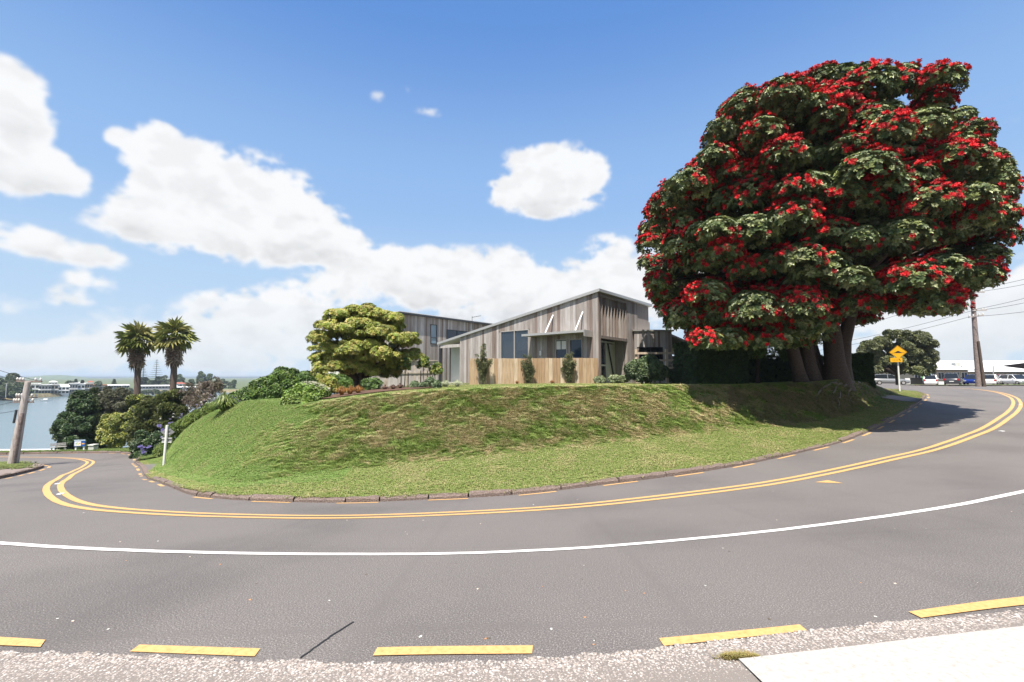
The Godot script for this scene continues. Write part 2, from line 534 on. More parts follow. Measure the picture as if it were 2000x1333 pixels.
func ground() -> void:
	var list := []
	for c in [[800, 1297, 2.77], [0, 1275, 3.05], [2000, 1195, 3.2], [850, 1083, 5.2], [0, 1062, 5.9], [2000, 960, 7.3], [1500, 1040, 5.7], [650, 1010, 7.6], [250, 1000, 8.1], [110, 970, 10], [103, 950, 12.5], [130, 930, 16], [178, 905, 26], [165, 898, 28.5], [0, 893, 30], [1200, 982, 8.3], [1500, 945, 9.3], [1750, 895, 11], [1900, 850, 13.5], [1975, 810, 19], [1990, 785, 25], [1960, 768, 33], [1870, 757, 45], [650, 981, 9.6], [430, 975, 9.9], [350, 960, 11], [285, 935, 16], [262, 905, 25], [265, 890, 31], [200, 886, 34], [100, 887, 34], [0, 937, 17.5], [85, 913, 24], [1000, 968, 9.8], [1200, 945, 10.3], [1400, 918, 11.5], [1520, 895, 12.7], [1640, 866, 14.7], [1700, 843, 16.5], [1760, 810, 20], [1800, 785, 24.5], [1808, 772, 27.5], [1740, 752, 70], [1950, 751.5, 70], [150, 880, 37]]:
		list.append(c)
	survey(list)
	# asphalt: one sheet, finer near the camera
	var road := thing("road", "grey asphalt road bending round the grassy mound", "road", Vector3.ZERO, 0, "", "structure")
	var xs := []
	var x := 0.0
	while x < 95.0:
		xs.append(x)
		if x > 0 and x < 62: xs.push_front(-x)
		x += 0.3 + x * 0.035
	xs.sort()
	var ds := []
	var d := -4.0
	while d < 112.0:
		ds.append(d)
		d += 0.3 + maxf(d, 0) * 0.035
	var rows := []
	for dd in ds:
		var row := []
		for xx in xs: row.append(Vector3(xx, G(xx, dd), -dd))
		rows.append(row)
	var st := begin()
	for i in ds.size() - 1:
		for k in xs.size() - 1:
			if ds[i] > 40 and xs[k] < -36: continue
			if ds[i] > 34.5 and xs[k] < 16: continue
			quad(st, rows[i][k], rows[i + 1][k], rows[i + 1][k + 1], rows[i][k + 1], 1)
	part(st, "asphalt_surface", M.asphalt, road)
	# painted lines
	var mid := spline(hits([[-160, 891], [0, 893], [100, 894], [150, 896.5], [170, 900], [176, 904], [168, 911], [150, 920], [128, 931], [110, 943], [104, 953], [110, 966], [130, 979], [165, 989], [230, 997], [320, 1003], [450, 1008], [650, 1010.5], [900, 1003], [1200, 982], [1500, 945], [1750, 894], [1850, 868], [1920, 842], [1965, 815], [1985, 796], [1986, 784], [1975, 775], [1945, 766], [1900, 760.5], [1850, 758]]), 0.3)
	for side in [-1, 1]:
		part(ribbon(mid, 0.13, 0.006, side * 0.13), "centre_line", M.yellow, road)
	part(ribbon(spline(hits([[-500, 1028], [-250, 1043], [0, 1062], [200, 1074], [400, 1080.5], [600, 1083.5], [850, 1083], [1000, 1078.5], [1200, 1067], [1500, 1039], [1800, 999], [2000, 961], [2300, 890]]), 0.25), 0.1, 0.006), "edge_line", M.white_line, road)
	for q in [[[-80, 1242], [88, 1252], [78, 1266], [-80, 1260]], [[272, 1261.5], [508, 1269], [497, 1284.5], [253, 1275]], [[737, 1267], [1041, 1263], [1039, 1279], [728, 1283]], [[1287, 1249], [1562, 1222], [1577, 1234], [1297, 1264]], [[1775, 1197], [2090, 1158], [2100, 1174], [1800, 1209]]]:
		var c := []
		for p in q: c.append(hit(p[0], p[1]))
		st = begin()
		var n := 12
		for k in n:
			var t0 := float(k) / n
			var t1 := float(k + 1) / n
			quad(st, drape(c[3].lerp(c[2], t0), 0.006), drape(c[0].lerp(c[1], t0), 0.006), drape(c[0].lerp(c[1], t1), 0.006), drape(c[3].lerp(c[2], t1), 0.006), 1)
		part(st, "no_stopping_dash", M.yellow, road)
	st = begin()
	var arrow := hits([[1592, 943], [1617, 939], [1647, 945]])
	tri(st, drape(arrow[0], 0.006), drape(arrow[1], 0.006), drape(arrow[2], 0.006))
	part(st, "arrow_marking", M.yellow, road)
	part(ribbon(spline(hits([[586, 1287], [612, 1268], [640, 1248], [662, 1234], [690, 1216]]), 0.03), 0.011, 0.005), "crack", M.black, road)
	for p in [[112, 946], [118, 966], [1992, 791], [1957, 843]]:        # reflective studs between the lines
		var o := hit(p[0], p[1])
		box_part("road_stud", o + Vector3(-0.05, -0.01, -0.05), o + Vector3(0.05, 0.018, 0.05), M.white, road)
	# kerb round the mound
	var k_pts := []
	for s in SECTIONS: k_pts.append(hit(s[0][0], s[0][1]))
	kerb_line = spline(k_pts, 0.15)
	var kerb := thing("kerb", "weathered concrete kerb along the foot of the grassy mound", "kerb", Vector3.ZERO, 0, "", "structure")
	var i := 0
	while i < kerb_line.size() - 8:
		var n := mini(rng.randi_range(5, 9), kerb_line.size() - 1 - i)
		part(kerb_stone(kerb_line, i, i + n, KERB_W), "kerb_stone", M.kerb, kerb)
		i += n
	# dashes at the kerb
	i = 4
	while i < kerb_line.size() - 10:
		if rng.randf() < 0.92: part(ribbon(kerb_line, 0.09, 0.006, 0.1, i, i + 6), "kerb_dash", M.yellow, road)
		i += 13
	lawn()
	shore()

func kerb_stone(line: Array, a: int, b: int, width: float, high := -1.0) -> SurfaceTool:
	var st := begin()
	if high < 0: high = KERB_H
	var h := high + rng.randf_range(-0.015, 0.02)
	var push := rng.randf_range(-0.012, 0.012)
	var rings := []
	for i in range(a, b + 1):
		var dir: Vector3 = line[mini(i + 1, line.size() - 1)] - line[maxi(i - 1, 0)]
		var side := Vector3(dir.z, 0, -dir.x).normalized()            # away from the road
		var end := 0.03 * dir.normalized() * (1.0 if i == a else -1.0 if i == b else 0.0) * 0.5
		var p: Vector3 = drape(line[i], 0.0) + side * push + end
		var w := rng.randf_range(-0.012, 0.012)
		rings.append([p + Vector3.DOWN * 0.1, p + side * 0.01 + Vector3.UP * (h * 0.7 + w), p + side * 0.04 + Vector3.UP * (h + w), p + side * width + Vector3.UP * (h + 0.01 - w), p + side * (width + 0.01) + Vector3.DOWN * 0.1])
	for i in rings.size() - 1:
		for k in 4: quad(st, rings[i][k], rings[i][k + 1], rings[i + 1][k + 1], rings[i + 1][k], -1)
	for e in [rings[0], rings[-1]]:
		for k in 3:
			if e == rings[0]: tri(st, e[0], e[k + 2], e[k + 1])
			else: tri(st, e[0], e[k + 1], e[k + 2])
	return st

func lawn() -> void:
	var n := noise(0.5, 4, FastNoiseLite.TYPE_SIMPLEX_SMOOTH, 14)
	var rows := [[], [], [], [], []]
	for s in SECTIONS:
		var k := hit(s[0][0], s[0][1])
		var f := P(s[1][0], s[1][1], s[1][2])
		var inward := Vector3(f.x - k.x, 0, f.z - k.z).normalized()
		rows[0].append(drape(k, 0) + inward * (KERB_W - 0.02) + Vector3.UP * (KERB_H - 0.02))
		rows[1].append(f)
		rows[2].append(P(s[2][0], s[2][1], s[2][2]))
		rows[3].append(P(s[3][0], s[3][1], s[3][2]))
		rows[4].append(Vector3(s[4][0], s[4][2], -s[4][1]))
	var along := []                        # resample every row with the same number of steps per section
	for r in rows:
		var line := []
		for i in r.size() - 1:
			var c := 7
			for k in c:
				line.append(r[i].cubic_interpolate(r[i + 1], r[maxi(i - 1, 0)], r[mini(i + 2, r.size() - 1)], float(k) / c))
		line.append(r[-1])
		along.append(line)
	var cuts := [6, 7, 7, 9]
	grid = []
	for i in along[0].size():
		var col := []
		for r in 4:
			var a: Vector3 = along[maxi(r - 1, 0)][i]
			var b: Vector3 = along[r][i]
			var c: Vector3 = along[r + 1][i]
			var e: Vector3 = along[mini(r + 2, 4)][i]
			for k in cuts[r]:
				var t: float = float(k) / cuts[r]
				if r == 2: e = c + (c - b) * Vector3(1, 0.15, 1)
				var p := b.cubic_interpolate(c, a, e, t)
				if r == 3 or r == 0: p = b.lerp(c, t)
				if r == 3:
					p = b.lerp(c, t * t)
				if r == 3 and t > 0: p.y = lerpf(b.y, c.y, smoothstep(0, 1, t))
				var rough := 0.05 if r == 1 or r == 2 else 0.015
				if r == 0 and k == 0: rough = 0.0
				p.y += n.get_noise_2d(p.x * 2.2, p.z * 2.2) * rough
				col.append(p)
		col.append(along[4][i])
		grid.append(col)
	var root := thing("lawn", "grassy mound with a steep bank above the bend of the road", "lawn", Vector3.ZERO, 0, "", "structure")
	var st := begin()
	for i in grid.size() - 1:
		for k in grid[i].size() - 1:
			quad(st, grid[i][k], grid[i][k + 1], grid[i + 1][k + 1], grid[i + 1][k], 1)
			for q in [grid[i][k], grid[i][k + 1], grid[i + 1][k + 1], grid[i][k], grid[i + 1][k + 1], grid[i + 1][k]]: lawn_tris.append(q)
	part(st, "soil_surface", M.soil, root)
	grass()

func blades(n: int, h: float, spread: float, w: float) -> ArrayMesh:
	var st := begin()
	for i in n:
		var a := TAU * (i + rng.randf()) / n
		var out := Vector3(cos(a), 0, sin(a))
		var side := Vector3(-out.z, 0, out.x) * w / 2
		var root := out * spread * 0.35 * rng.randf()
		var tall := h * rng.randf_range(0.6, 1.15)
		var lean := spread * rng.randf_range(0.5, 1.4)
		var m := root + out * lean * 0.4 + Vector3.UP * tall * 0.7
		var tip := root + out * lean + Vector3.UP * tall
		quad(st, root - side, m - side * 0.8, m + side * 0.8, root + side)
		tri(st, m - side * 0.8, tip, m + side * 0.8)
	st.generate_normals()
	return st.commit()

func scatter(called: String, mesh: Mesh, m: Material, list: Array, parent: Node) -> MultiMeshInstance3D:   # list: transform, linear colour
	var mm := MultiMesh.new()
	mm.transform_format = MultiMesh.TRANSFORM_3D
	mm.use_colors = true
	mm.mesh = mesh
	mm.instance_count = list.size()
	for i in list.size():
		mm.set_instance_transform(i, list[i][0])
		mm.set_instance_color(i, list[i][1])
	var o := MultiMeshInstance3D.new()
	o.multimesh = mm
	o.material_override = m
	o.name = called
	o.set_meta("kind", "stuff")
	parent.add_child(o, true)
	return o

func grass() -> void:
	var short := []
	var long := []
	var patch := noise(0.35, 4, FastNoiseLite.TYPE_SIMPLEX_SMOOTH, 31)
	var fine := noise(1.7, 3, FastNoiseLite.TYPE_SIMPLEX_SMOOTH, 32)
	for i in grid.size() - 1:
		var sec := float(i) / 7.0                       # which section of the mound
		for k in 25:
			var a: Vector3 = grid[i][k]
			var b: Vector3 = grid[i][k + 1]
			var c: Vector3 = grid[i + 1][k]
			var e: Vector3 = grid[i + 1][k + 1]
			var area := (b - a).cross(c - a).length() / 2 + (b - e).cross(c - e).length() / 2
			var near := a.length()
			var per := 1300.0 if near < 17 else 760.0 if near < 26 else 300.0
			if k >= 22: per *= 0.6
			var normal := (c - a).cross(b - a).normalized()
			if normal.y < 0: normal = -normal
			var count := area * per
			count = floorf(count) + (1.0 if rng.randf() < count - floorf(count) else 0.0)
			for q in int(count):
				var s := rng.randf()
				var t := rng.randf()
				var p: Vector3 = a.lerp(b, s).lerp(c.lerp(e, s), t)
				var w := patch.get_noise_3d(p.x * 1.5, p.y * 2.6, p.z * 1.5)
				var f := fine.get_noise_3d(p.x, p.y * 1.4, p.z)
				if k == 0 and s < 0.5: p += (a - b).normalized() * 0.13 * rng.randf() * (0.5 + f)
				var bank: bool = k + s + f * 0.9 >= 6.0 and k + s + f * 1.2 < 19.6
				var turn := Basis(Vector3.UP, rng.randf() * TAU)
				var up := (normal + Vector3.UP * 1.2).normalized()
				var side := up.cross(Vector3.FORWARD).normalized()
				var frame := Basis(side, up, side.cross(up)) * turn
				var size := rng.randf_range(0.7, 1.3)
				var green := Color(0.16, 0.235, 0.045).lerp(Color(0.23, 0.28, 0.07), rng.randf())
				var straw := Color(0.52, 0.43, 0.24).lerp(Color(0.37, 0.3, 0.15), rng.randf())
				if bank and sec + w * 1.6 + f * 0.8 > 3.0:
					# the cut bank: coarse runners, bleached where the mower scalped it
					var dry := smoothstep(-0.3, 0.5, w * 0.75 + f * 0.85 + (0.1 if k > 9 else -0.05))
					if sec < 4.6: dry *= clampf((sec - 2.4) / 2.2, 0.0, 1.0)
					if f < -0.22 and rng.randf() < 0.75: continue                       # gaps down to the soil
					var col := Color(0.13, 0.22, 0.035).lerp(Color(0.23, 0.29, 0.065), rng.randf())
					if rng.randf() < dry * 0.75: col = straw
					elif rng.randf() < 0.02: col = Color(0.16, 0.06, 0.04)
					if sec > 9.5 and w > 0.0: col = col.lerp(Color(0.16, 0.12, 0.075), 0.5)
					size *= lerpf(0.5, 1.0, smoothstep(5.5, 9.0, k + s) * smoothstep(2.2, 4.4, sec))
					long.append([Transform3D(frame.scaled_local(Vector3.ONE * size), p), col])
				else:
					var col := green
					if rng.randf() < 0.2 + 0.45 * smoothstep(-0.1, 0.4, w + f * 0.4): col = straw.lerp(green, rng.randf_range(0.15, 0.6))
					if sec < 4.5 and k >= 3: col = col.lerp(Color(0.13, 0.25, 0.04), 0.55 - 0.35 * f)
					short.append([Transform3D(frame.scaled_local(Vector3(size, size * (0.8 + 0.4 * w), size)), p), col])
	var root := Node3D.new()
	root.name = "grass"
	add_child(root)
	tag(root, "mown green grass and dry coarse runners covering the mound", "grass", "", "stuff")
	scatter("mown_grass", blades(6, 0.042, 0.042, 0.0075), M.blade, short, root)
	scatter("coarse_grass", blades(8, 0.085, 0.085, 0.014), M.blade, long, root)
	print("grass ", short.size(), " ", long.size())

func sheet(called: String, rows: Array, m: Material, parent: Node) -> MeshInstance3D:      # rows run away from the camera, points left to right
	var st := begin()
	for i in rows.size() - 1:
		for k in rows[i].size() - 1:
			quad(st, rows[i][k], rows[i + 1][k], rows[i + 1][k + 1], rows[i][k + 1], 1)
	return part(st, called, m, parent)

const SEA := -11.25
func shore() -> void:
	# park lawn beyond the far kerb, falling to the water
	var far := spline(hits([[-420, 893], [-150, 891], [-40, 889.5], [60, 887.5], [140, 886], [200, 885.5], [240, 886.5], [262, 890], [268, 896], [264, 903]]), 0.5)
	var park := thing("park_lawn", "mown lawn strip between the lower road and the water", "lawn", Vector3.ZERO, 0, "", "structure")
	var r0 := []; var r1 := []; var r2 := []; var r3 := []; var r4 := []
	for i in far.size():
		var p: Vector3 = far[i]
		var out := Vector3(0.12, 0, -1).normalized() if i < far.size() - 7 else Vector3(0.6, 0, -0.8)
		var wide := smoothstep(110, 190, pixel(p).x)
		r0.append(drape(p, 0.1) + out * 0.12)
		r1.append(drape(p + out * lerpf(1.6, 3, wide), 0.14))
		var q := drape(p + out * lerpf(1.6, 3, wide), 0.1)
		r2.append(q + out * lerpf(1.2, 6, wide) + Vector3.DOWN * lerpf(0.15, 0.5, wide))
		r3.append(q + out * lerpf(4, 12, wide) + Vector3.DOWN * 3.0)
		r4.append(Vector3(q.x + 2, SEA - 1, q.z - 24))
	sheet("turf", [r0, r1, r2, r3, r4], M.turf, park)
	var tufts := []
	for k in 9000:
		var i := rng.randi_range(0, far.size() - 2)
		var p: Vector3 = r0[i].lerp(r0[i + 1], rng.randf())
		var q: Vector3 = r1[i] if rng.randf() < 0.7 else r2[i]
		p = p.lerp(q, rng.randf())
		tufts.append([Transform3D(Basis(Vector3.UP, rng.randf() * TAU).scaled(Vector3.ONE * 1.7), p), Color(0.09, 0.16, 0.025).lerp(Color(0.15, 0.19, 0.045), rng.randf())])
	scatter("mown_grass", blades(6, 0.055, 0.06, 0.012), M.blade, tufts, park)
	var kerb := thing("kerb", "low dark kerb along the lower road by the park lawn", "kerb", Vector3.ZERO, 0, "", "structure")
	var i := 0
	while i < far.size() - 3:
		part(kerb_stone(far, i, i + 2, 0.15, 0.11), "kerb_stone", M.kerb, kerb)
		i += 2
	var dashes := thing("road_markings", "yellow dashes along the lower kerb by the park", "markings", Vector3.ZERO, 0, "", "structure")
	i = 1
	while i < far.size() - 4:
		part(ribbon(far, 0.12, 0.006, 0.14, i, i + 2), "kerb_dash", M.yellow, dashes)
		i += 4
	# pale footpath and sea wall at the lower road
	var path := thing("footpath", "pale concrete footpath leading past the information board", "footpath", Vector3.ZERO, 0, "", "structure")
	var pts := [[-200, 889, 33.5], [0, 887.5, 34.2], [80, 886.5, 34.5], [135, 885.5, 35], [145, 882.5, 36.4], [115, 881, 37], [60, 882, 36.6], [0, 883, 36.4], [-200, 884, 36]]
	var rowa := []; var rowb := []
	for k in 5:
		var a = pts[k]
		var b = pts[8 - k]
		rowa.append(P(a[0], a[1] - 0.2, a[2]) + Vector3.UP * 0.08)
		rowb.append(P(b[0], b[1], b[2] + 1.0) + Vector3.UP * 0.1)
	rowa.pop_back(); rowb.pop_back()
	sheet("slab", [rowa, rowb], M.concrete, path)
	var wall := thing("sea_wall", "low white sea wall at the edge of the water below the road", "wall")
	var line := spline([P(-260, 881.5, 41), P(0, 881, 41), P(70, 880.5, 41.5), P(125, 880, 42)], 1.2)
	for k in line.size() - 1:
		var st := begin()
		bar(st, line[k] + Vector3.DOWN * 0.2, line[k + 1] + Vector3.DOWN * 0.2, 0.5, 0.6)
		part(st, "wall_block", M.white, wall)
	# verge with the leaning pole, on the inside of the lower bend
	var verge := thing("verge", "small paved verge with a grass patch in the lower bend", "verge", Vector3.ZERO, 0, "", "structure")
	var edge := spline(hits([[-300, 985], [-120, 957], [0, 936], [40, 927], [70, 919], [84, 913.5], [78, 910.5], [50, 908.5], [0, 907], [-120, 905], [-300, 903]]), 0.4)
	var st := begin()
	var centre := drape(hit(-120, 925), 0.13)
	for k in edge.size() - 1: tri(st, centre, drape(edge[k + 1], 0.12), drape(edge[k], 0.12))
	part(st, "paving", M.paving, verge)
	var rev := edge.duplicate()
	i = 0
	while i < rev.size() - 3:
		part(kerb_stone(rev, i, i + 2, 0.13, 0.125), "kerb_stone", M.kerb, verge)
		i += 2
	rev.reverse()
	for k in range(2, edge.size() - 4, 5): part(ribbon(edge, 0.12, 0.007, 0.22, k, k + 3), "kerb_dash", M.yellow, verge)
	tufts = []
	for k in 5000:
		var p := hit(rng.randf_range(-140, 42), rng.randf_range(909.5, 921)) if k < 120 else Vector3.ZERO
		if k >= 120:
			var base: Vector3 = tufts[rng.randi_range(0, 119)][0].origin
			p = base + Vector3(rng.randfn() * 0.3, 0, rng.randfn() * 0.3)
		tufts.append([Transform3D(Basis(Vector3.UP, rng.randf() * TAU).scaled(Vector3.ONE * 1.4), drape(p, 0.12)), Color(0.1, 0.16, 0.026).lerp(Color(0.17, 0.18, 0.05), rng.randf())])
	scatter("grass_patch", blades(6, 0.055, 0.06, 0.012), M.blade, tufts, verge)
	# high land behind the mound and away to the right
	var land := thing("ground", "flat land of the hilltop behind the house and car park", "ground", Vector3.ZERO, 0, "", "structure")
	sheet("surface", [[Vector3(-16, 0.0, -46), Vector3(16, 0.3, -46), Vector3(26, 0.4, -46), Vector3(40, 0.3, -112), Vector3(95, 0.35, -111), Vector3(500, 0.35, -111)], [Vector3(-16, 0.0, -60), Vector3(20, 0.2, -90), Vector3(40, 0.3, -112.5), Vector3(60, 0.2, -113), Vector3(100, 0.3, -113), Vector3(520, 0.3, -113)], [Vector3(-20, -1, -70), Vector3(60, 0.2, -200), Vector3(100, 0.2, -300), Vector3(200, 0.2, -500), Vector3(400, 0.2, -700), Vector3(1500, 0.2, -700)], [Vector3(-22, -13, -84), Vector3(50, -13, -230), Vector3(90, -13, -340), Vector3(190, -13, -560), Vector3(400, -13, -800), Vector3(1600, -13, -800)]], M.turf, land)
	sheet("flank", [[Vector3(-19, -2.7, -31), Vector3(-14, -0.85, -33), Vector3(-9.5, 0.85, -34), Vector3(-2, 1.25, -43), Vector3(2, 1.25, -45), Vector3(16, 1.25, -45.5)], [Vector3(-24, -5, -40), Vector3(-19, -4, -46), Vector3(-16, 0.0, -52), Vector3(-14, 0, -56), Vector3(0, 0, -58), Vector3(16, 0.1, -60)], [Vector3(-26, -13, -70), Vector3(-22, -13, -74), Vector3(-20, -13, -80), Vector3(-18, -13, -84), Vector3(0, -13, -90), Vector3(16, -13, -100)]], M.turf, land)
	# water and the far shore
	var sea := thing("water", "pale blue calm harbour water between the two shores", "water", Vector3.ZERO, 0, "", "structure")
	st = begin()
	var ws := [Vector3(-900, SEA, -30), Vector3(60, SEA, -60), Vector3(900, SEA, -420), Vector3(900, SEA, -3000), Vector3(-2600, SEA, -3000)]
	for k in 3: tri(st, ws[0], ws[k + 2], ws[k + 1])
	var wm := plain(0.12, 0.17, 0.19, 0.22)
	wm.normal_enabled = true
	wm.normal_texture = bumps(0.02, 512, 5.0, 19)
	wm.normal_scale = 0.35
	wm.uv1_triplanar = true
	wm.uv1_world_triplanar = true
	wm.uv1_scale = Vector3.ONE * 0.06
	part(st, "water_surface", wm, sea)
	var coast := []
	for p in [[-420, 790], [-150, 785], [0, 782], [75, 777.5], [140, 773.5], [200, 771], [300, 769], [450, 767], [640, 765.5], [900, 764]]: coast.append(on_y(p[0], p[1], SEA))
	coast = spline(coast, 14.0)
	var rocks := noise(0.08, 3, FastNoiseLite.TYPE_SIMPLEX_SMOOTH, 66)
	var a0 := []; var a1 := []; var a2 := []; var a3 := []
	for p in coast:
		var out: Vector3 = Vector3(p.x, 0, p.z).normalized()
		var w: float = rocks.get_noise_2d(p.x, p.z)
		a0.append(p + Vector3.DOWN * 0.5 + out * w * 2)
		a1.append(p + out * 3.5 + Vector3.UP * (1.5 + w * 0.8))
		a2.append(p + out * 6 + Vector3.UP * 2.3)
		a3.append(p + out * 2600 + Vector3.UP * 4.5)
	var opposite := thing("far_shore", "grassy embankment and flat land across the harbour", "shore", Vector3.ZERO, 0, "", "structure")
	sheet("embankment", [a0, a1, a2], textured(tex(0.04, [[0.0, 0.09, 0.075, 0.05], [0.5, 0.2, 0.17, 0.09], [1.0, 0.3, 0.26, 0.18]], 256, 4, 67), 0.05, 1.0), opposite)
	sheet("flat_land", [a2, a3], textured(tex(0.03, [[0.0, 0.06, 0.09, 0.035], [1.0, 0.14, 0.16, 0.075]], 256, 4, 68), 0.01, 1.0), opposite)
	# hills
	var hill_mat := textured(tex(0.05, [[0.0, 0.05, 0.075, 0.04], [0.5, 0.11, 0.15, 0.07], [1.0, 0.16, 0.19, 0.1]], 512, 5, 69), 0.0012, 1.0)
	for hl in [[[[-300, 728], [-150, 736], [20, 737.5], [60, 736], [85, 734], [112, 732.8], [135, 734], [160, 737], [190, 741], [230, 744]], 1900.0, "long green hill ridge beyond the harbour town"], [[[170, 744], [200, 742], [225, 739.5], [260, 737], [300, 738], [370, 740], [480, 739], [560, 737], [640, 742]], 2900.0, "hazy low hill ridge far beyond the palms"], [[[540, 742], [556, 735], [570, 727.5], [584, 726.5], [598, 731], [615, 737], [640, 743]], 2300.0, "small blue hill rising behind the garden hedge"]]:
		var top := []
		for p in hl[0]: top.append(P(p[0], p[1], hl[1]))
		top = spline(top, 60.0)
		var f0 := []; var f1 := []; var f2 := []; var f3 := []
		for p in top:
			var w := rocks.get_noise_2d(p.x * 0.1, p.z * 0.1) * 60
			f0.append(Vector3(p.x * 0.8, SEA + 2, p.z * 0.8 + w))
			f1.append(Vector3(p.x * 0.92, lerpf(SEA, p.y, 0.62) + w * 0.1, p.z * 0.92 + w))
			f2.append(p + Vector3.UP * w * 0.03)
			f3.append(Vector3(p.x * 1.2, SEA, p.z * 1.2))
		var hills := thing("hills", hl[2], "hills", Vector3.ZERO, 0, "", "structure")
		sheet("slope", [f0, f1, f2, f3], hill_mat, hills)

# ---------------------------------------------------------------- plants
func rosette(n: int, length: float, width: float, rise: float, sd := 1) -> ArrayMesh:     # leaves round a shoot that points along +Y
	var r := RandomNumberGenerator.new()
	r.seed = sd
	var st := begin()
	for i in n:
		var a := TAU * (i * 0.382 + r.randf() * 0.1)
		var up := rise * r.randf_range(0.2, 1.3)
		var out := Vector3(cos(a), up, sin(a)).normalized()
		var l := length * r.randf_range(0.7, 1.15)
		var side := out.cross(Vector3.UP).normalized() * width * 0.5
		var lift := side.cross(out).normalized() * width * 0.16
		var root := Vector3(cos(a), 0, sin(a)) * length * 0.12 + Vector3.UP * length * r.randf_range(-0.25, 0.3)
		var m := root + out * l * 0.55 - lift
		var tip := root + out * l + Vector3.DOWN * l * 0.12
		tri(st, root, m + side + lift * 2, tip)
		tri(st, root, tip, m - side + lift * 2)
	st.generate_normals()
	return st.commit()

func facing(normal: Vector3) -> Basis:
	var side := normal.cross(Vector3(0.31, 0.2, 0.93)).normalized()
	return Basis(side, normal, side.cross(normal)) * Basis(Vector3.UP, rng.randf() * TAU)

func hue(list: Array, k := -1.0) -> Color:
	var a = list[rng.randi() % list.size()]
	var f := rng.randf_range(0.8, 1.2)
	return Color(a[0] * f, a[1] * f, a[2] * f)

# lobes: centre, radii. Leaves go on the shell of each lobe, few on the side that other lobes bury
func leaf_cover(lobes: Array, count: int, colors: Array, size := 1.0, upward := 0.35, low := -0.6, shell := 0.3) -> Array:
	var list := []
	var weights := PackedFloat32Array()
	var tint := []
	for l in lobes:
		weights.append(pow(l[1].x * l[1].y * l[1].z, 0.667))
		tint.append(rng.randf_range(0.82, 1.18))
	for k in count:
		var i := rng.rand_weighted(weights)
		var l = lobes[i]
		var dir := Vector3(rng.randfn(), rng.randfn(), rng.randfn()).normalized()
		if dir.y < low: dir.y = -dir.y * 0.6
		dir = dir.normalized()
		var p: Vector3 = l[0] + dir * l[1] * (1.0 - shell * rng.randf() * rng.randf())
		var c: Color = hue(colors) * float(tint[i])
		c.a = 1
		list.append([Transform3D(facing((dir + Vector3.UP * upward).normalized()).scaled_local(Vector3.ONE * size * rng.randf_range(0.7, 1.3)), p), c])
	return list

func blob_lobes(centre: Vector3, radii: Vector3, n: int, lobe: float, flat := 0.75, low := -0.5) -> Array:     # lobes over the skin of an ellipsoid, and a few inside
	var out := []
	for i in n:
		var y := lerpf(low, 1.0, (i + 0.5) / n)
		var a := i * 2.39996 + rng.randf_range(-0.4, 0.4)
		var h := sqrt(maxf(0, 1 - y * y))
		var dir := Vector3(cos(a) * h, y, sin(a) * h)
		var r := lobe * rng.randf_range(0.7, 1.35)
		var deep := rng.randf_range(0.72, 1.0) if i % 5 else rng.randf_range(0.3, 0.6)
		out.append([centre + dir * (radii - Vector3.ONE * r * 0.6) * deep, Vector3(r, r * flat, r)])
	return out

func limbs(st: SurfaceTool, from: Vector3, r0: float, lobes: Array, every := 2, sides := 6) -> void:
	for i in range(0, lobes.size(), every):
		var to: Vector3 = lobes[i][0]
		var bend := from.lerp(to, 0.45) + Vector3(0, (to - from).length() * 0.1, 0) + Vector3(rng.randfn(), 0, rng.randfn()) * 0.06 * (to - from).length()
		tube(st, [from, from.lerp(bend, 0.5), bend, bend.lerp(to, 0.6), to], [r0, r0 * 0.75, r0 * 0.5, r0 * 0.28, r0 * 0.1], sides, 0.08)

func shrub(called: String, label: String, category: String, base: Vector3, radii: Vector3, lobe: float, leaves: int, mesh: Mesh, colors: Array, group := "", n_lobes := 14, size := 1.0) -> Node3D:
	var root := thing(called, label, category, base, 0, group)
	var c := Vector3(0, radii.y * 0.95, 0)
	var lobes := blob_lobes(c, radii, n_lobes, lobe, 0.8, -0.7)
	var st := begin()
	for i in range(0, lobes.size(), 2):
		tube(st, [Vector3(rng.randfn() * 0.05, -0.1, rng.randfn() * 0.05), lobes[i][0] * Vector3(0.5, 0.55, 0.5), lobes[i][0]], [0.035, 0.025, 0.008], 5)
	part(st, "stems", M.bark, root)
	scatter("foliage", mesh, M.leaf, leaf_cover(lobes, leaves, colors, size), root)
	return root

func loose(called: String, label: String, base: Vector3, wide: float, high: float, colors: Array, group: String) -> Node3D:      # thin upright stems with leaves along them
	var root := thing(called, label, "shrub", base, 0, group)
	var st := begin()
	var list := []
	for i in 15:
		var a := i * 2.39996
		var lean := wide * sqrt((i + 0.5) / 15.0)
		var tall := high * rng.randf_range(0.55, 1.0) * (1.1 - 0.35 * lean / wide)
		var pts := []
		var rr := []
		for k in 6:
			var t := k / 5.0
			pts.append(Vector3(cos(a) * lean * t * t, tall * t - 0.05, sin(a) * lean * 0.45 * t * t) + Vector3(rng.randfn(), 0, rng.randfn()) * 0.025)
			rr.append(lerpf(0.014, 0.004, t))
		tube(st, pts, rr, 5)
		for k in 34:
			var t := pow(rng.randf_range(0.08, 1.0), 0.7) * 4.99
			var p: Vector3 = pts[int(t)].lerp(pts[int(t) + 1], t - int(t))
			var dir := Vector3(rng.randfn(), 0.6 + rng.randfn() * 0.5, rng.randfn()).normalized()
			list.append([Transform3D(facing(dir).scaled_local(Vector3.ONE * rng.randf_range(0.5, 0.95)), p + dir * 0.05), hue(colors)])
	part(st, "stems", M.pale_bark, root)
	scatter("foliage", M.fine_leaf, M.leaf, list, root)
	return root

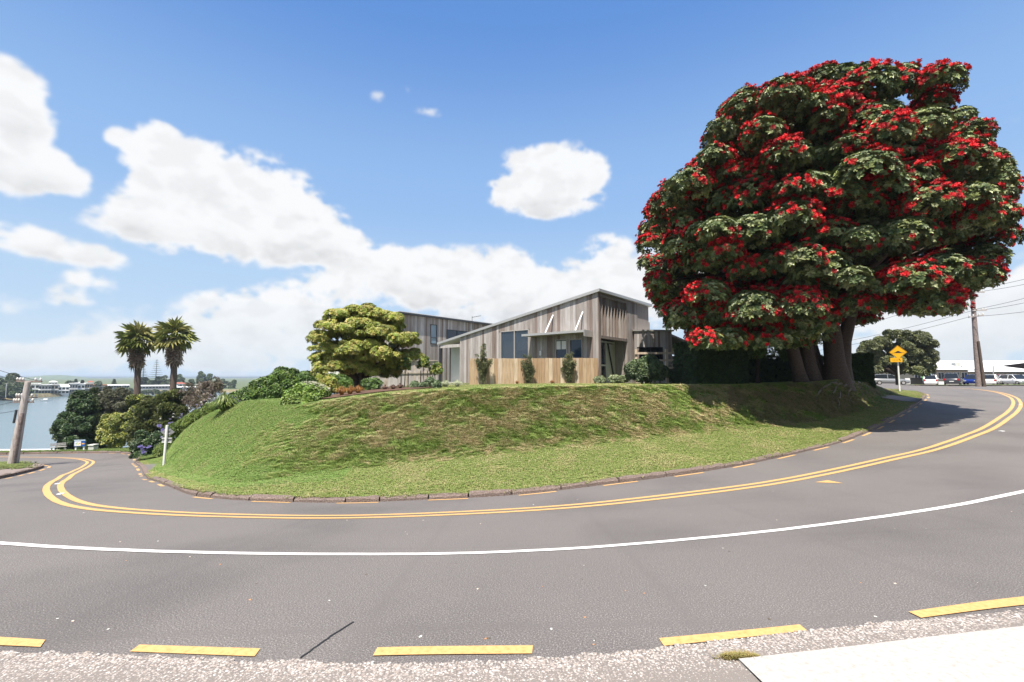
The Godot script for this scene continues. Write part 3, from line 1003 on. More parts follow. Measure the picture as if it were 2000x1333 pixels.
func tree(called: String, label: String, category: String, base: Vector3, trunk_r: float, fork: float, lobes: Array, leaves: int, mesh: Mesh, colors: Array, group := "", size := 1.0, bark: Material = null, upward := 0.35, low := -0.6, every := 2) -> Node3D:    # lobes relative to the base
	var root := thing(called, label, category, base, 0, group)
	var st := begin()
	var top := Vector3(rng.randfn() * 0.05, fork, rng.randfn() * 0.05)
	tube(st, [Vector3(0, -0.3, 0), Vector3(0, 0.1, 0), top * 0.5, top], [trunk_r * 1.5, trunk_r * 1.15, trunk_r * 0.95, trunk_r * 0.85], 9, 0.06)
	limbs(st, top * 0.97, trunk_r * 0.6, lobes, every)
	part(st, "trunk", bark if bark else M.bark, root)
	scatter("crown", mesh, M.leaf, leaf_cover(lobes, leaves, colors, size, upward, low), root)
	return root

func inside(u: float, v: float, poly: PackedVector2Array) -> bool:
	return Geometry2D.is_point_in_polygon(Vector2(u, v), poly)

func pixel(p: Vector3) -> Vector2:
	var y := p.y - EYE
	var d := -p.z
	var dd := d * cos(pitch) + y * sin(pitch)
	return Vector2(1000 + F * p.x / dd, 666.5 - F * (y * cos(pitch) - d * sin(pitch)) / dd)

# ---------------------------------------------------------------- the big flowering tree on the bank
func big_tree() -> void:
	var foot := Vector3(15.6, 1.55, -22.6)
	var root := thing("flowering_tree", "huge round evergreen tree covered in crimson blossom on the bank", "tree", foot)
	var outline := PackedVector2Array()
	for p in [[1252, 420], [1240, 490], [1256, 560], [1285, 612], [1318, 650], [1360, 672], [1440, 690], [1530, 668], [1600, 640], [1680, 640], [1740, 628], [1800, 640], [1850, 628], [1895, 600], [1925, 560], [1965, 528], [1995, 520], [1998, 470], [1992, 425], [1975, 385], [1982, 330], [1978, 290], [1940, 255], [1885, 225], [1882, 170], [1840, 130], [1800, 108], [1760, 118], [1735, 140], [1700, 108], [1650, 112], [1590, 135], [1540, 155], [1480, 160], [1430, 180], [1398, 220], [1350, 285], [1345, 320], [1300, 355], [1275, 375]]:
		outline.append(Vector2(p[0], p[1]))
	var mid := Vector3(12.9, 9.2, -21.3)
	var rad := Vector3(7.8, 7.9, 7.4)
	var lobes := []
	var tries := 0
	var voids := noise(0.21, 2, FastNoiseLite.TYPE_SIMPLEX_SMOOTH, 23)
	while lobes.size() < 600 and tries < 40000:
		tries += 1
		var dir := Vector3(rng.randfn(), rng.randfn(), rng.randfn()).normalized()
		if dir.z < -0.55 and rng.randf() < 0.6: continue                      # fewer behind
		var boxy := pow(pow(absf(dir.x), 2.7) + pow(absf(dir.y), 2.7) + pow(absf(dir.z), 2.7), -1.0 / 2.7)
		var deep := rng.randf_range(0.82, 1.0) if rng.randf() < 0.8 else rng.randf_range(0.4, 0.8)
		var p := mid + dir * boxy * rad * deep
		if p.y < 2.6 or voids.get_noise_3d(p.x, p.y * 1.3, p.z * 0.6) < -0.34: continue
		var r := rng.randf_range(0.42, 0.95)
		var px := pixel(p)
		var k := F / -p.z * r * 0.95
		if not (inside(px.x - k, px.y, outline) and inside(px.x + k, px.y, outline) and inside(px.x, px.y - k * 0.8, outline) and inside(px.x, px.y + k * 0.5, outline)): continue
		var close := false
		for l in lobes:
			if l[0].distance_to(p) < 0.62 * (l[1].x + r): close = true; break
		if close and rng.randf() < 0.92: continue
		lobes.append([p, Vector3(r, r * 0.78, r)])
	for k in 46:                               # low boughs that hang in front of the trunks
		var r := rng.randf_range(0.4, 0.75)
		lobes.append([P(rng.randf_range(1375, 1600), rng.randf_range(590, 672), rng.randf_range(16.5, 21.5)), Vector3(r, r * 0.78, r)])
	print("crown lobes ", lobes.size(), " tries ", tries)
	for l in lobes: l[0] -= foot
	var bloom := noise(0.2, 3, FastNoiseLite.TYPE_SIMPLEX_SMOOTH, 5)
	var greens := [[0.085, 0.125, 0.04], [0.15, 0.19, 0.07], [0.065, 0.1, 0.032], [0.28, 0.31, 0.15], [0.2, 0.235, 0.075]]
	var leaves := leaf_cover(lobes, 150000, greens, 1.0, 0.5, -0.45, 0.5)
	var flowers := []
	var reds := [[0.55, 0.008, 0.014], [0.42, 0.006, 0.012], [0.62, 0.014, 0.02], [0.3, 0.004, 0.01]]
	for q in leaves.duplicate():
		var p: Vector3 = q[0].origin
		var up: float = q[0].basis.y.normalized().y
		var w := bloom.get_noise_3d(p.x * 2.4, p.y * 3.2, p.z * 2.4)
		if up > 0.12 and rng.randf() < smoothstep(-0.2, 0.26, w) * 0.58:
			flowers.append([Transform3D(q[0].basis.orthonormalized().scaled_local(Vector3.ONE * rng.randf_range(0.75, 1.3)), p + q[0].basis.y.normalized() * 0.1), hue(reds)])
	scatter("crown", rosette(10, 0.125, 0.066, 0.75, 3), M.leaf, leaves, root)
	var pom := begin()                                         # a brush of stamens
	var r2 := RandomNumberGenerator.new()
	r2.seed = 8
	for i in 16:
		var a := TAU * i * 0.382
		var y := 0.25 + 0.75 * float(i) / 16
		var out := Vector3(cos(a) * sqrt(1 - y * y * 0.9), y, sin(a) * sqrt(1 - y * y * 0.9)) * 0.095 * r2.randf_range(0.8, 1.15)
		var side := Vector3(-sin(a), 0.3, cos(a)) * 0.024
		tri(pom, Vector3.UP * 0.01, out - side, out + side)
	pom.generate_normals()
	scatter("blossom", pom.commit(), M.petal, flowers, root)
	print("leaves ", leaves.size(), " flowers ", flowers.size())
	# trunks that fuse at a buttressed foot
	var st := begin()
	for t in [[Vector3(0.25, 0, 0.3), Vector3(0.3, 2.2, 0.1), Vector3(-0.2, 4.4, 0.4), Vector3(-1.2, 7.5, 0.8), 0.42], [Vector3(-0.8, -0.1, 0.1), Vector3(-1.0, 2.0, 0.0), Vector3(-2.0, 4.0, 0.6), Vector3(-4.5, 6.8, 0.8), 0.3], [Vector3(0.95, -0.1, -0.3), Vector3(1.15, 2.0, -0.3), Vector3(1.8, 4.2, -0.2), Vector3(2.6, 7.4, 0.8), 0.34], [Vector3(-0.2, 0, -0.6), Vector3(-0.4, 2.5, -1.0), Vector3(-1.2, 5.0, -1.4), Vector3(-2.2, 8.5, -1.6), 0.45], [Vector3(-1.6, -0.2, 0.5), Vector3(-2.2, 1.5, 0.9), Vector3(-3.6, 3.0, 1.8), Vector3(-6.2, 4.6, 2.6), 0.26]]:
		var r: float = t[4]
		tube(st, [t[0] + Vector3.DOWN * 0.5, t[0] + Vector3.UP * 0.15, t[0].lerp(t[1], 0.4), t[1], t[2], t[3]], [r * 1.8, r * 1.35, r * 1.05, r, r * 0.75, r * 0.4], 14, 0.1)
	for i in range(0, lobes.size(), 3):
		var to: Vector3 = lobes[i][0]
		var stem := Vector3(to.x * 0.25, 3.2 + to.y * 0.18, to.z * 0.25)
		var bend := stem.lerp(to, 0.5) + Vector3.UP * 0.5 + Vector3(rng.randfn(), rng.randfn(), rng.randfn()) * 0.3
		tube(st, [stem, stem.lerp(bend, 0.5), bend, to], [0.2, 0.15, 0.1, 0.03], 6, 0.06)
	part(st, "trunk", M.bark, root)
	# bare roots running down the bank
	for t in [[[1640, 741], [1662, 757], [1655, 772], [1663, 790]], [[1655, 745], [1676, 757], [1684, 772], [1690, 786]], [[1630, 750], [1606, 762], [1596, 778], [1600, 800]], [[1640, 752], [1626, 770], [1625, 790]], [[1652, 752], [1640, 768], [1636, 790], [1640, 803]], [[1672, 748], [1695, 758], [1707, 772], [1716, 786]], [[1660, 757], [1680, 760], [1700, 778]]]:
		var line := []
		for q in t: line.append(lawn_hit(q[0], q[1]))
		line = spline(line, 0.2)
		for i in line.size(): line[i] += Vector3(rng.randfn() * 0.03, 0.03 + rng.randfn() * 0.015, rng.randfn() * 0.03) - foot
		var rr := []
		for i in line.size(): rr.append(lerpf(0.085, 0.02, float(i) / line.size()))
		var s2 := begin()
		tube(s2, line, rr, 7, 0.12)
		part(s2, "root", M.root_bark, root)

func lawn_hit(u: float, v: float) -> Vector3:
	var best := 1e9
	var from := Vector3(0, EYE, 0)
	var dir := P(u, v, 1.0) - from
	for i in range(0, lawn_tris.size(), 3):
		var p = Geometry3D.ray_intersects_triangle(from, dir, lawn_tris[i], lawn_tris[i + 1], lawn_tris[i + 2])
		if p != null: best = minf(best, -p.z)
	return P(u, v, best) if best < 1e8 else P(u, v, 22.0)

func fill(called: String, lo: Vector3, hi: Vector3, base: Vector3, turn: float, label: String, colors: Array, per: float, group := "") -> Node3D:    # a clipped hedge
	var root := thing(called, label, "hedge", base, turn, group)
	var st := begin()
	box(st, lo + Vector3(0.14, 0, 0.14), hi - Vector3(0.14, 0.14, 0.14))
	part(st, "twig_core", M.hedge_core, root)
	var n := noise(0.9, 3, FastNoiseLite.TYPE_SIMPLEX_SMOOTH, 17)
	var list := []
	var s := hi - lo
	for f in [[Vector3(1, 0, 0), s.y * s.z], [Vector3(-1, 0, 0), s.y * s.z], [Vector3(0, 1, 0), s.x * s.z], [Vector3(0, 0, 1), s.x * s.y]]:
		for k in int(f[1] * per):
			var p := Vector3(rng.randf(), rng.randf(), rng.randf()) * s + lo
			var nrm: Vector3 = f[0]
			for ax in 3:
				if nrm[ax] > 0: p[ax] = hi[ax]
				elif nrm[ax] < 0: p[ax] = lo[ax]
			p += nrm * (n.get_noise_3d(p.x * 2, p.y * 2, p.z * 2) * 0.12 - 0.08 * rng.randf())
			list.append([Transform3D(facing((nrm + Vector3(rng.randfn(), rng.randfn(), rng.randfn()) * 0.4 + Vector3.UP * 0.3).normalized()).scaled_local(Vector3.ONE * rng.randf_range(0.7, 1.3)), p), hue(colors)])
	scatter("foliage", M.small_leaf, M.leaf, list, root)
	return root

func tussock(called: String, label: String, base: Vector3, h: float, spread: float, n: int, colors: Array, group := "", w := 0.02) -> Node3D:
	var root := thing(called, label, "plant", base, 0, group)
	var st := begin()
	for i in n:
		var a := rng.randf() * TAU
		var out := Vector3(cos(a), 0, sin(a))
		var l := spread * pow(rng.randf(), 0.6)
		var t := h * rng.randf_range(0.6, 1.1) * (1.2 - 0.5 * l / spread)
		var side := Vector3(-out.z, 0, out.x) * w / 2
		var p0 := out * 0.06 * rng.randf()
		var p1 := out * l * 0.35 + Vector3.UP * t * 0.75
		var p2 := out * l * 0.75 + Vector3.UP * t
		var p3 := out * l * 1.15 + Vector3.UP * t * 0.7
		st.set_color(hue(colors))
		quad(st, p0 - side, p1 - side, p1 + side, p0 + side)
		quad(st, p1 - side, p2 - side * 0.7, p2 + side * 0.7, p1 + side)
		tri(st, p2 - side * 0.7, p3, p2 + side * 0.7)
	var o := part(st, "leaves", M.leaf, root)
	o.set_meta("kind", "stuff")
	return root

func garden() -> void:
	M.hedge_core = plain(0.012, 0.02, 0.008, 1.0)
	M.small_leaf = rosette(7, 0.1, 0.05, 0.7, 12)
	M.mid_leaf = rosette(8, 0.15, 0.07, 0.6, 13)
	M.big_leaf = rosette(8, 0.24, 0.11, 0.5, 14)
	M.fine_leaf = rosette(12, 0.16, 0.03, 0.6, 15)
	var lime := [[0.26, 0.31, 0.045], [0.36, 0.38, 0.08], [0.18, 0.24, 0.035], [0.4, 0.34, 0.1]]
	var mids := [[0.06, 0.12, 0.02], [0.09, 0.16, 0.03], [0.045, 0.09, 0.018]]
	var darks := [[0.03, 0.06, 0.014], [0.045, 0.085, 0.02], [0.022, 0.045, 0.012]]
	var olive := [[0.085, 0.11, 0.03], [0.12, 0.14, 0.045], [0.06, 0.085, 0.025]]
	# the spreading lime-green tree beside the house
	var b := on_lawn(705, 22.0)
	var lobes := []
	for k in 210:
		var y := float(k) / 209
		var a := k * 2.39996
		var w := sqrt(maxf(0.03, 1 - pow(absf(y - 0.36) / 0.66, 2.2)))
		var rr := rng.randf_range(0.55, 1.0) if k % 4 else 0.35
		var r := rng.randf_range(0.2, 0.42)
		lobes.append([Vector3(cos(a) * w * 2.55 * rr + 0.05, 0.95 + y * 3.15 + rng.randfn() * 0.08, sin(a) * w * 2.2 * rr), Vector3(r * 1.2, r * rng.randf_range(0.45, 0.8), r * 1.2)])
	var t := tree("spreading_tree", "spreading lime green tree with layered foliage in the garden bed", "tree", b, 0.12, 0.55, lobes, 24000, rosette(8, 0.1, 0.05, 0.35, 31), lime, "", 1.0, M.bark, 0.7, -0.6, 2)
	var st := begin()
	for k in 5:
		var a := k * 1.3
		tube(st, [Vector3(cos(a) * 0.14, -0.2, sin(a) * 0.14), Vector3(cos(a) * 0.25, 0.5, sin(a) * 0.25), Vector3(cos(a) * 0.6, 1.3, sin(a) * 0.6)], [0.1, 0.08, 0.05], 7, 0.08)
	part(st, "stem", M.bark, t)
	# planting bed
	var bed := thing("garden_bed", "reddish bark mulch bed under the lime green tree", "garden bed", Vector3.ZERO, 0, "", "structure")
	st = begin()
	var rim := []
	for p in [[612, 20.2], [640, 17.6], [700, 17.3], [760, 17.8], [820, 18.6], [850, 20.5], [800, 23], [720, 24], [650, 23.2]]: rim.append(on_lawn(p[0], p[1]) + Vector3.UP * 0.07)
	rim.append(rim[0])
	rim = spline(rim, 0.3)
	var hub := on_lawn(725, 20.6) + Vector3.UP * 0.16
	for k in rim.size() - 1: tri(st, hub, rim[k], rim[k + 1])
	part(st, "mulch_surface", M.mulch, bed)
	for p in [[668, 18.4, 0.36], [684, 18.1, 0.33], [700, 18.3, 0.3]]: tussock("sedge_clump", "rusty orange sedge clump in the mulch bed", on_lawn(p[0], p[1]) + Vector3.UP * 0.06, p[2], 0.34, 260, [[0.3, 0.14, 0.03], [0.4, 0.2, 0.05], [0.22, 0.1, 0.03]], "orange sedges in the mulch bed", 0.012)
	shrub("round_shrub", "glossy green round shrub beside the lime tree trunk", "shrub", on_lawn(728, 20.0), Vector3(0.42, 0.34, 0.4), 0.17, 700, M.small_leaf, mids)
	for p in [[752, 19.4], [768, 19.2], [782, 19.8]]: tussock("bronze_plant", "low bronze leaved plant in the mulch bed", on_lawn(p[0], p[1]) + Vector3.UP * 0.05, 0.22, 0.24, 110, [[0.09, 0.045, 0.035], [0.13, 0.07, 0.05]], "bronze plants in the mulch bed", 0.03)
	for p in [[870, 21.0], [893, 20.6]]: tussock("silver_grass", "pale striped grass clump before the porch wall", on_lawn(p[0], p[1]), 0.3, 0.42, 240, [[0.42, 0.45, 0.3], [0.55, 0.56, 0.42], [0.26, 0.32, 0.16]], "pale grass clumps by the porch", 0.014)
	for p in [[810, 20.4, 0.2], [828, 20.0, 0.16], [842, 20.4, 0.3], [855, 19.6, 0.18]]: shrub("bedding_shrub", "low grey green bedding shrub at the edge of the lawn", "shrub", on_lawn(p[0], p[1]), Vector3(p[2], p[2] * 0.9, p[2]), 0.1, 240, M.small_leaf, [[0.1, 0.15, 0.07], [0.15, 0.2, 0.1]], "low shrubs edging the lawn", 8)
	# staked young trees
	for p in [[790, 21.5, 1.25, "staked young tree with a lime crown beside the mulch bed"], [828, 22.5, 1.35, "staked slender young tree before the grey board fence"], [851, 22.8, 0.95, "short staked young tree beside the porch corner"]]:
		b = on_lawn(p[0], p[1])
		var sap := tree("young_tree", p[3], "tree", b, 0.022, p[2] * 0.6, blob_lobes(Vector3(0, p[2] * 0.85, 0), Vector3(0.34, 0.42, 0.34), 9, 0.14), 320, M.small_leaf, lime + mids, "staked young trees", 1.0, M.pale_bark)
		for s in [-0.16, 0.17]: box_part("stake", Vector3(s - 0.02, -0.1, -0.02), Vector3(s + 0.02, p[2] * 0.62, 0.02), M.boards[5], sap)
	# white flowering mound
	b = on_lawn(600, 18.6)
	var white := shrub("flowering_shrub", "bright green shrub topped with white flower heads", "shrub", b + Vector3.DOWN * 0.1, Vector3(0.85, 0.42, 0.6), 0.24, 1900, M.mid_leaf, [[0.13, 0.22, 0.03], [0.19, 0.28, 0.05], [0.09, 0.16, 0.03]], "", 18)
	var heads := []
	for k in 230:
		var a := rng.randf() * TAU
		var r := sqrt(rng.randf())
		heads.append([Transform3D(facing(Vector3.UP).scaled_local(Vector3.ONE * rng.randf_range(0.4, 0.8)), Vector3(cos(a) * r * 0.85 + 0.12, 0.86 - 0.35 * r * r + 0.08 * rng.randf(), sin(a) * r * 0.55)), Color(0.7, 0.7, 0.58)])
	scatter("flower_heads", rosette(9, 0.08, 0.05, 0.6, 41), M.petal, heads, white)
	shrub("low_shrub", "light green trailing shrub at the end of the mulch bed", "shrub", on_lawn(590, 17.6) + Vector3.DOWN * 0.08, Vector3(0.7, 0.22, 0.45), 0.2, 900, M.mid_leaf, [[0.13, 0.21, 0.04], [0.2, 0.27, 0.06]], "", 12)
	# hedge of mixed shrubs at the edge of the lawn
	var hedge := [[455, 24.5, 0.9, 0.75, "dark leafy shrub with purple flowers at the end of the hedge row"], [485, 25, 1.0, 0.85, "bushy green shrub second along the hedge row"], [520, 24.5, 1.05, 0.9, "broad bright green shrub in the middle of the hedge row"], [555, 24.5, 1.1, 1.02, "tall dense green shrub of the hedge row"], [585, 25.0, 0.95, 0.85, "green shrub of the hedge row behind the white flowers"], [628, 27, 1.0, 0.75, "yellow green shrub behind the trunk of the lime tree"], [668, 28, 1.2, 0.7, "green shrub in the shade behind the lime tree"]]
	for i in hedge.size():
		var h = hedge[i]
		var s := shrub("hedge_shrub", h[4], "shrub", on_lawn(h[0], h[1]) + Vector3.DOWN * 0.15, Vector3(h[2], h[3], 0.8), 0.36, 2100, M.mid_leaf, lime if i == 5 else mids + [[0.13, 0.2, 0.035]], "hedge row at the lawn edge", 20)
		if i == 0:
			var f := []
			for k in 60: f.append([Transform3D(facing(Vector3.UP).scaled_local(Vector3.ONE * 0.6), Vector3(rng.randfn() * 0.5, h[3] * 1.6 + rng.randfn() * 0.15, 0.6 + rng.randfn() * 0.2)), Color(0.22, 0.17, 0.42)])
			scatter("flower_heads", rosette(9, 0.08, 0.05, 0.6, 42), M.petal, f, s)
	# flax and slope planting down the left flank
	tussock("flax_clump", "large arching flax clump at the top of the grassy slope", on_lawn(440, 20.0) + Vector3.DOWN * 0.05, 0.75, 0.75, 420, [[0.12, 0.17, 0.03], [0.2, 0.25, 0.06], [0.08, 0.12, 0.025]], "", 0.035)
	for p in [[432, 23.5, 0.7, 0.5], [412, 24, 0.75, 0.5], [393, 24.6, 0.75, 0.5], [378, 25.2, 0.75, 0.55], [362, 26, 0.8, 0.6], [350, 27, 0.8, 0.6], [338, 27.6, 0.7, 0.55]]:
		var which: String = ["blue flowered plant right behind the flax clump", "blue flowered plant second down the slope from the flax", "blue flowered plant below the twiggy purplish shrub", "broad blue flowered plant halfway down the slope edge", "tall blue flowered plant beside the wide olive tree", "blue flowered plant above the traffic sign", "lowest blue flowered plant behind the traffic sign post"][taken.get("agapanthus", -1) + 1]
		b = on_lawn(p[0], p[1])
		var s := shrub("agapanthus", which, "plant", b + Vector3.DOWN * 0.12, Vector3(p[2], p[3], 0.7), 0.3, 1200, M.fine_leaf, [[0.13, 0.2, 0.035], [0.2, 0.26, 0.06], [0.08, 0.13, 0.03]], "blue flowered plants down the slope", 14)
		var f := []
		for k in 8: f.append([Transform3D(facing(Vector3.UP).scaled_local(Vector3.ONE * 0.8), Vector3(rng.randfn() * 0.4, p[3] * 1.95 + 0.1 + rng.randf() * 0.15, 0.25 + rng.randfn() * 0.3)), Color(0.27, 0.26, 0.44) if k % 3 else Color(0.6, 0.6, 0.55)])
		scatter("flower_heads", rosette(14, 0.1, 0.05, 0.9, 43), M.petal, f, s)
	# plants along the timber fence
	for p in [[943, 25.3, 0.5, 1.25, 0], [1032, 25.8, 0.42, 1.0, 1], [1112, 26.2, 0.5, 1.0, 2]]:
		b = on_lawn(p[0], p[1])
		var name: String = ["tall grey green shrub before the fence end by the porch", "slim olive shrub at the middle of the timber fence", "loose olive shrub at the fence below the blue windows"][p[4]]
		loose("fence_shrub", name, b, p[2], p[3] * 1.9, [[0.14, 0.16, 0.07], [0.2, 0.21, 0.1], [0.09, 0.11, 0.045]], "shrubs along the timber fence")
	for p in [[1010, 25.6], [1078, 26.2]]: tussock("sedge_clump", "small rusty sedge at the foot of the timber fence", on_lawn(p[0], p[1]), 0.2, 0.24, 120, [[0.35, 0.16, 0.05], [0.25, 0.12, 0.04]], "rusty sedges at the fence", 0.012)
	for p in [[1172, 25.6, 0.3], [1200, 25.8, 0.34], [1215, 26.2, 0.32]]: shrub("pale_shrub", "low pale green shrub at the entrance porch", "shrub", on_lawn(p[0], p[1]), Vector3(p[2], p[2] * 0.75, p[2]), 0.14, 480, M.small_leaf, [[0.17, 0.22, 0.1], [0.26, 0.3, 0.17]], "pale shrubs at the porch", 9)
	shrub("glossy_bush", "dense dark glossy bush before the low wing of the house", "shrub", on_lawn(1262, 22.4) + Vector3.DOWN * 0.1, Vector3(0.92, 0.76, 0.7), 0.3, 2800, M.mid_leaf, [[0.05, 0.085, 0.03], [0.08, 0.12, 0.045], [0.12, 0.16, 0.07]], "", 22)
	# clipped hedges under and beside the big tree
	b = on_lawn(1386, 22.5)
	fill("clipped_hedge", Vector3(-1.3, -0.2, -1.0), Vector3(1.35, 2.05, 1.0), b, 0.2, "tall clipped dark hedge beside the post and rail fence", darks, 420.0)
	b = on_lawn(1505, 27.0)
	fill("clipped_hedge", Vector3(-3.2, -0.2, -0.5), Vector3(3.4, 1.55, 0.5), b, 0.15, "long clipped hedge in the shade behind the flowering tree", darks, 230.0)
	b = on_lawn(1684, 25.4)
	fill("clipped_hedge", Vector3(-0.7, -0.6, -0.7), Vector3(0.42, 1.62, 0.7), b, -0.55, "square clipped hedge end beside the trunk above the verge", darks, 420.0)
	b = on_lawn(1480, 23.6)
	lobes = []
	for k in 26: lobes.append([Vector3(rng.randfn() * 1.0, rng.randf_range(1.7, 4.2), rng.randfn() * 0.6), Vector3(0.42, 0.75, 0.42)])
	tree("weeping_shrub", "bright green weeping shrub in the shade of the flowering tree", "shrub", b, 0.08, 1.4, lobes, 4200, M.fine_leaf, [[0.09, 0.16, 0.03], [0.13, 0.21, 0.045]], "", 1.2)
	b = on_lawn(1318, 26.5)
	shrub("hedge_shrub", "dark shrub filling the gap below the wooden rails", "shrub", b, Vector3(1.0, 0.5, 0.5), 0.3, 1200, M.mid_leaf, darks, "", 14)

# ---------------------------------------------------------------- the house
func board_mat() -> Material:
	return M.boards[rng.randi() % M.boards.size()]

# vertical boards along one axis of a wall; holes: [from, to, bottom, top]
func clad(parent: Node, axis: int, from: float, to: float, face: float, out: float, bottom: float, top: Callable, holes: Array, width := 0.2) -> void:
	var x := from
	while x < to - 0.03:
		var w := minf(width * rng.randf_range(0.92, 1.08), to - x)
		var spans := [[bottom, top.call(x + w / 2)]]
		for h in holes:
			if x + w > h[0] + 0.02 and x < h[1] - 0.02:
				var cut := []
				for s in spans:
					if h[2] > s[0] and h[3] < s[1]: cut.append_array([[s[0], h[2]], [h[3], s[1]]])
					elif h[2] <= s[0] and h[3] < s[1]: cut.append([h[3], s[1]])
					elif h[2] > s[0] and h[3] >= s[1]: cut.append([s[0], h[2]])
				spans = cut
		var depth := 0.022 + rng.randf_range(-0.004, 0.004)
		var m := board_mat()
		for s in spans:
			if s[1] - s[0] < 0.05: continue
			var lo := Vector3(x + 0.004, s[0], face)
			var hi := Vector3(x + w - 0.004, s[1], face + out * depth)
			if axis == 2:
				lo = Vector3(face, s[0], x + 0.004)
				hi = Vector3(face + out * depth, s[1], x + w - 0.004)
			box_part("cladding_board", Vector3(minf(lo.x, hi.x), lo.y, minf(lo.z, hi.z)), Vector3(maxf(lo.x, hi.x), hi.y, maxf(lo.z, hi.z)), m, parent)
		x += w

func window(parent: Node, axis: int, a: float, b: float, y0: float, y1: float, face: float, out: float, frame: Material, pane: Material, bars: Array, rails := []) -> void:
	var node := Node3D.new()
	node.name = "window"
	parent.add_child(node, true)
	if axis == 2:
		node.rotation.y = PI / 2 if out > 0 else -PI / 2
		node.position = Vector3(face, 0, 0)
	else:
		node.position = Vector3(0, 0, face)
	# in the node's own frame the wall runs along x and faces +z; on a z wall x is measured as -z (or +z)
	var s := 1.0
	if axis == 2: s = -1.0 if out > 0 else 1.0
	var x0 := minf(a * s, b * s)
	var x1 := maxf(a * s, b * s)
	var st := begin()
	for q in [[x0, x0 + 0.05, y0, y1], [x1 - 0.05, x1, y0, y1], [x0 + 0.05, x1 - 0.05, y0, y0 + 0.05], [x0 + 0.05, x1 - 0.05, y1 - 0.05, y1]]: box(st, Vector3(q[0], q[2], -0.06), Vector3(q[1], q[3], 0.045))
	for t in bars:
		var x := lerpf(x0, x1, t)
		box(st, Vector3(x - 0.03, y0 + 0.05, -0.05), Vector3(x + 0.03, y1 - 0.05, 0.04))
	for t in rails:
		var y := lerpf(y0, y1, t)
		box(st, Vector3(x0 + 0.05, y - 0.025, -0.05), Vector3(x1 - 0.05, y + 0.025, 0.038))
	part(st, "window_frame", frame, node)
	var cuts := [0.0]
	cuts.append_array(bars)
	cuts.append(1.0)
	for i in cuts.size() - 1:
		box_part("pane", Vector3(lerpf(x0, x1, cuts[i]) + 0.04, y0 + 0.05, -0.02), Vector3(lerpf(x0, x1, cuts[i + 1]) - 0.04, y1 - 0.05, -0.01), pane, node)

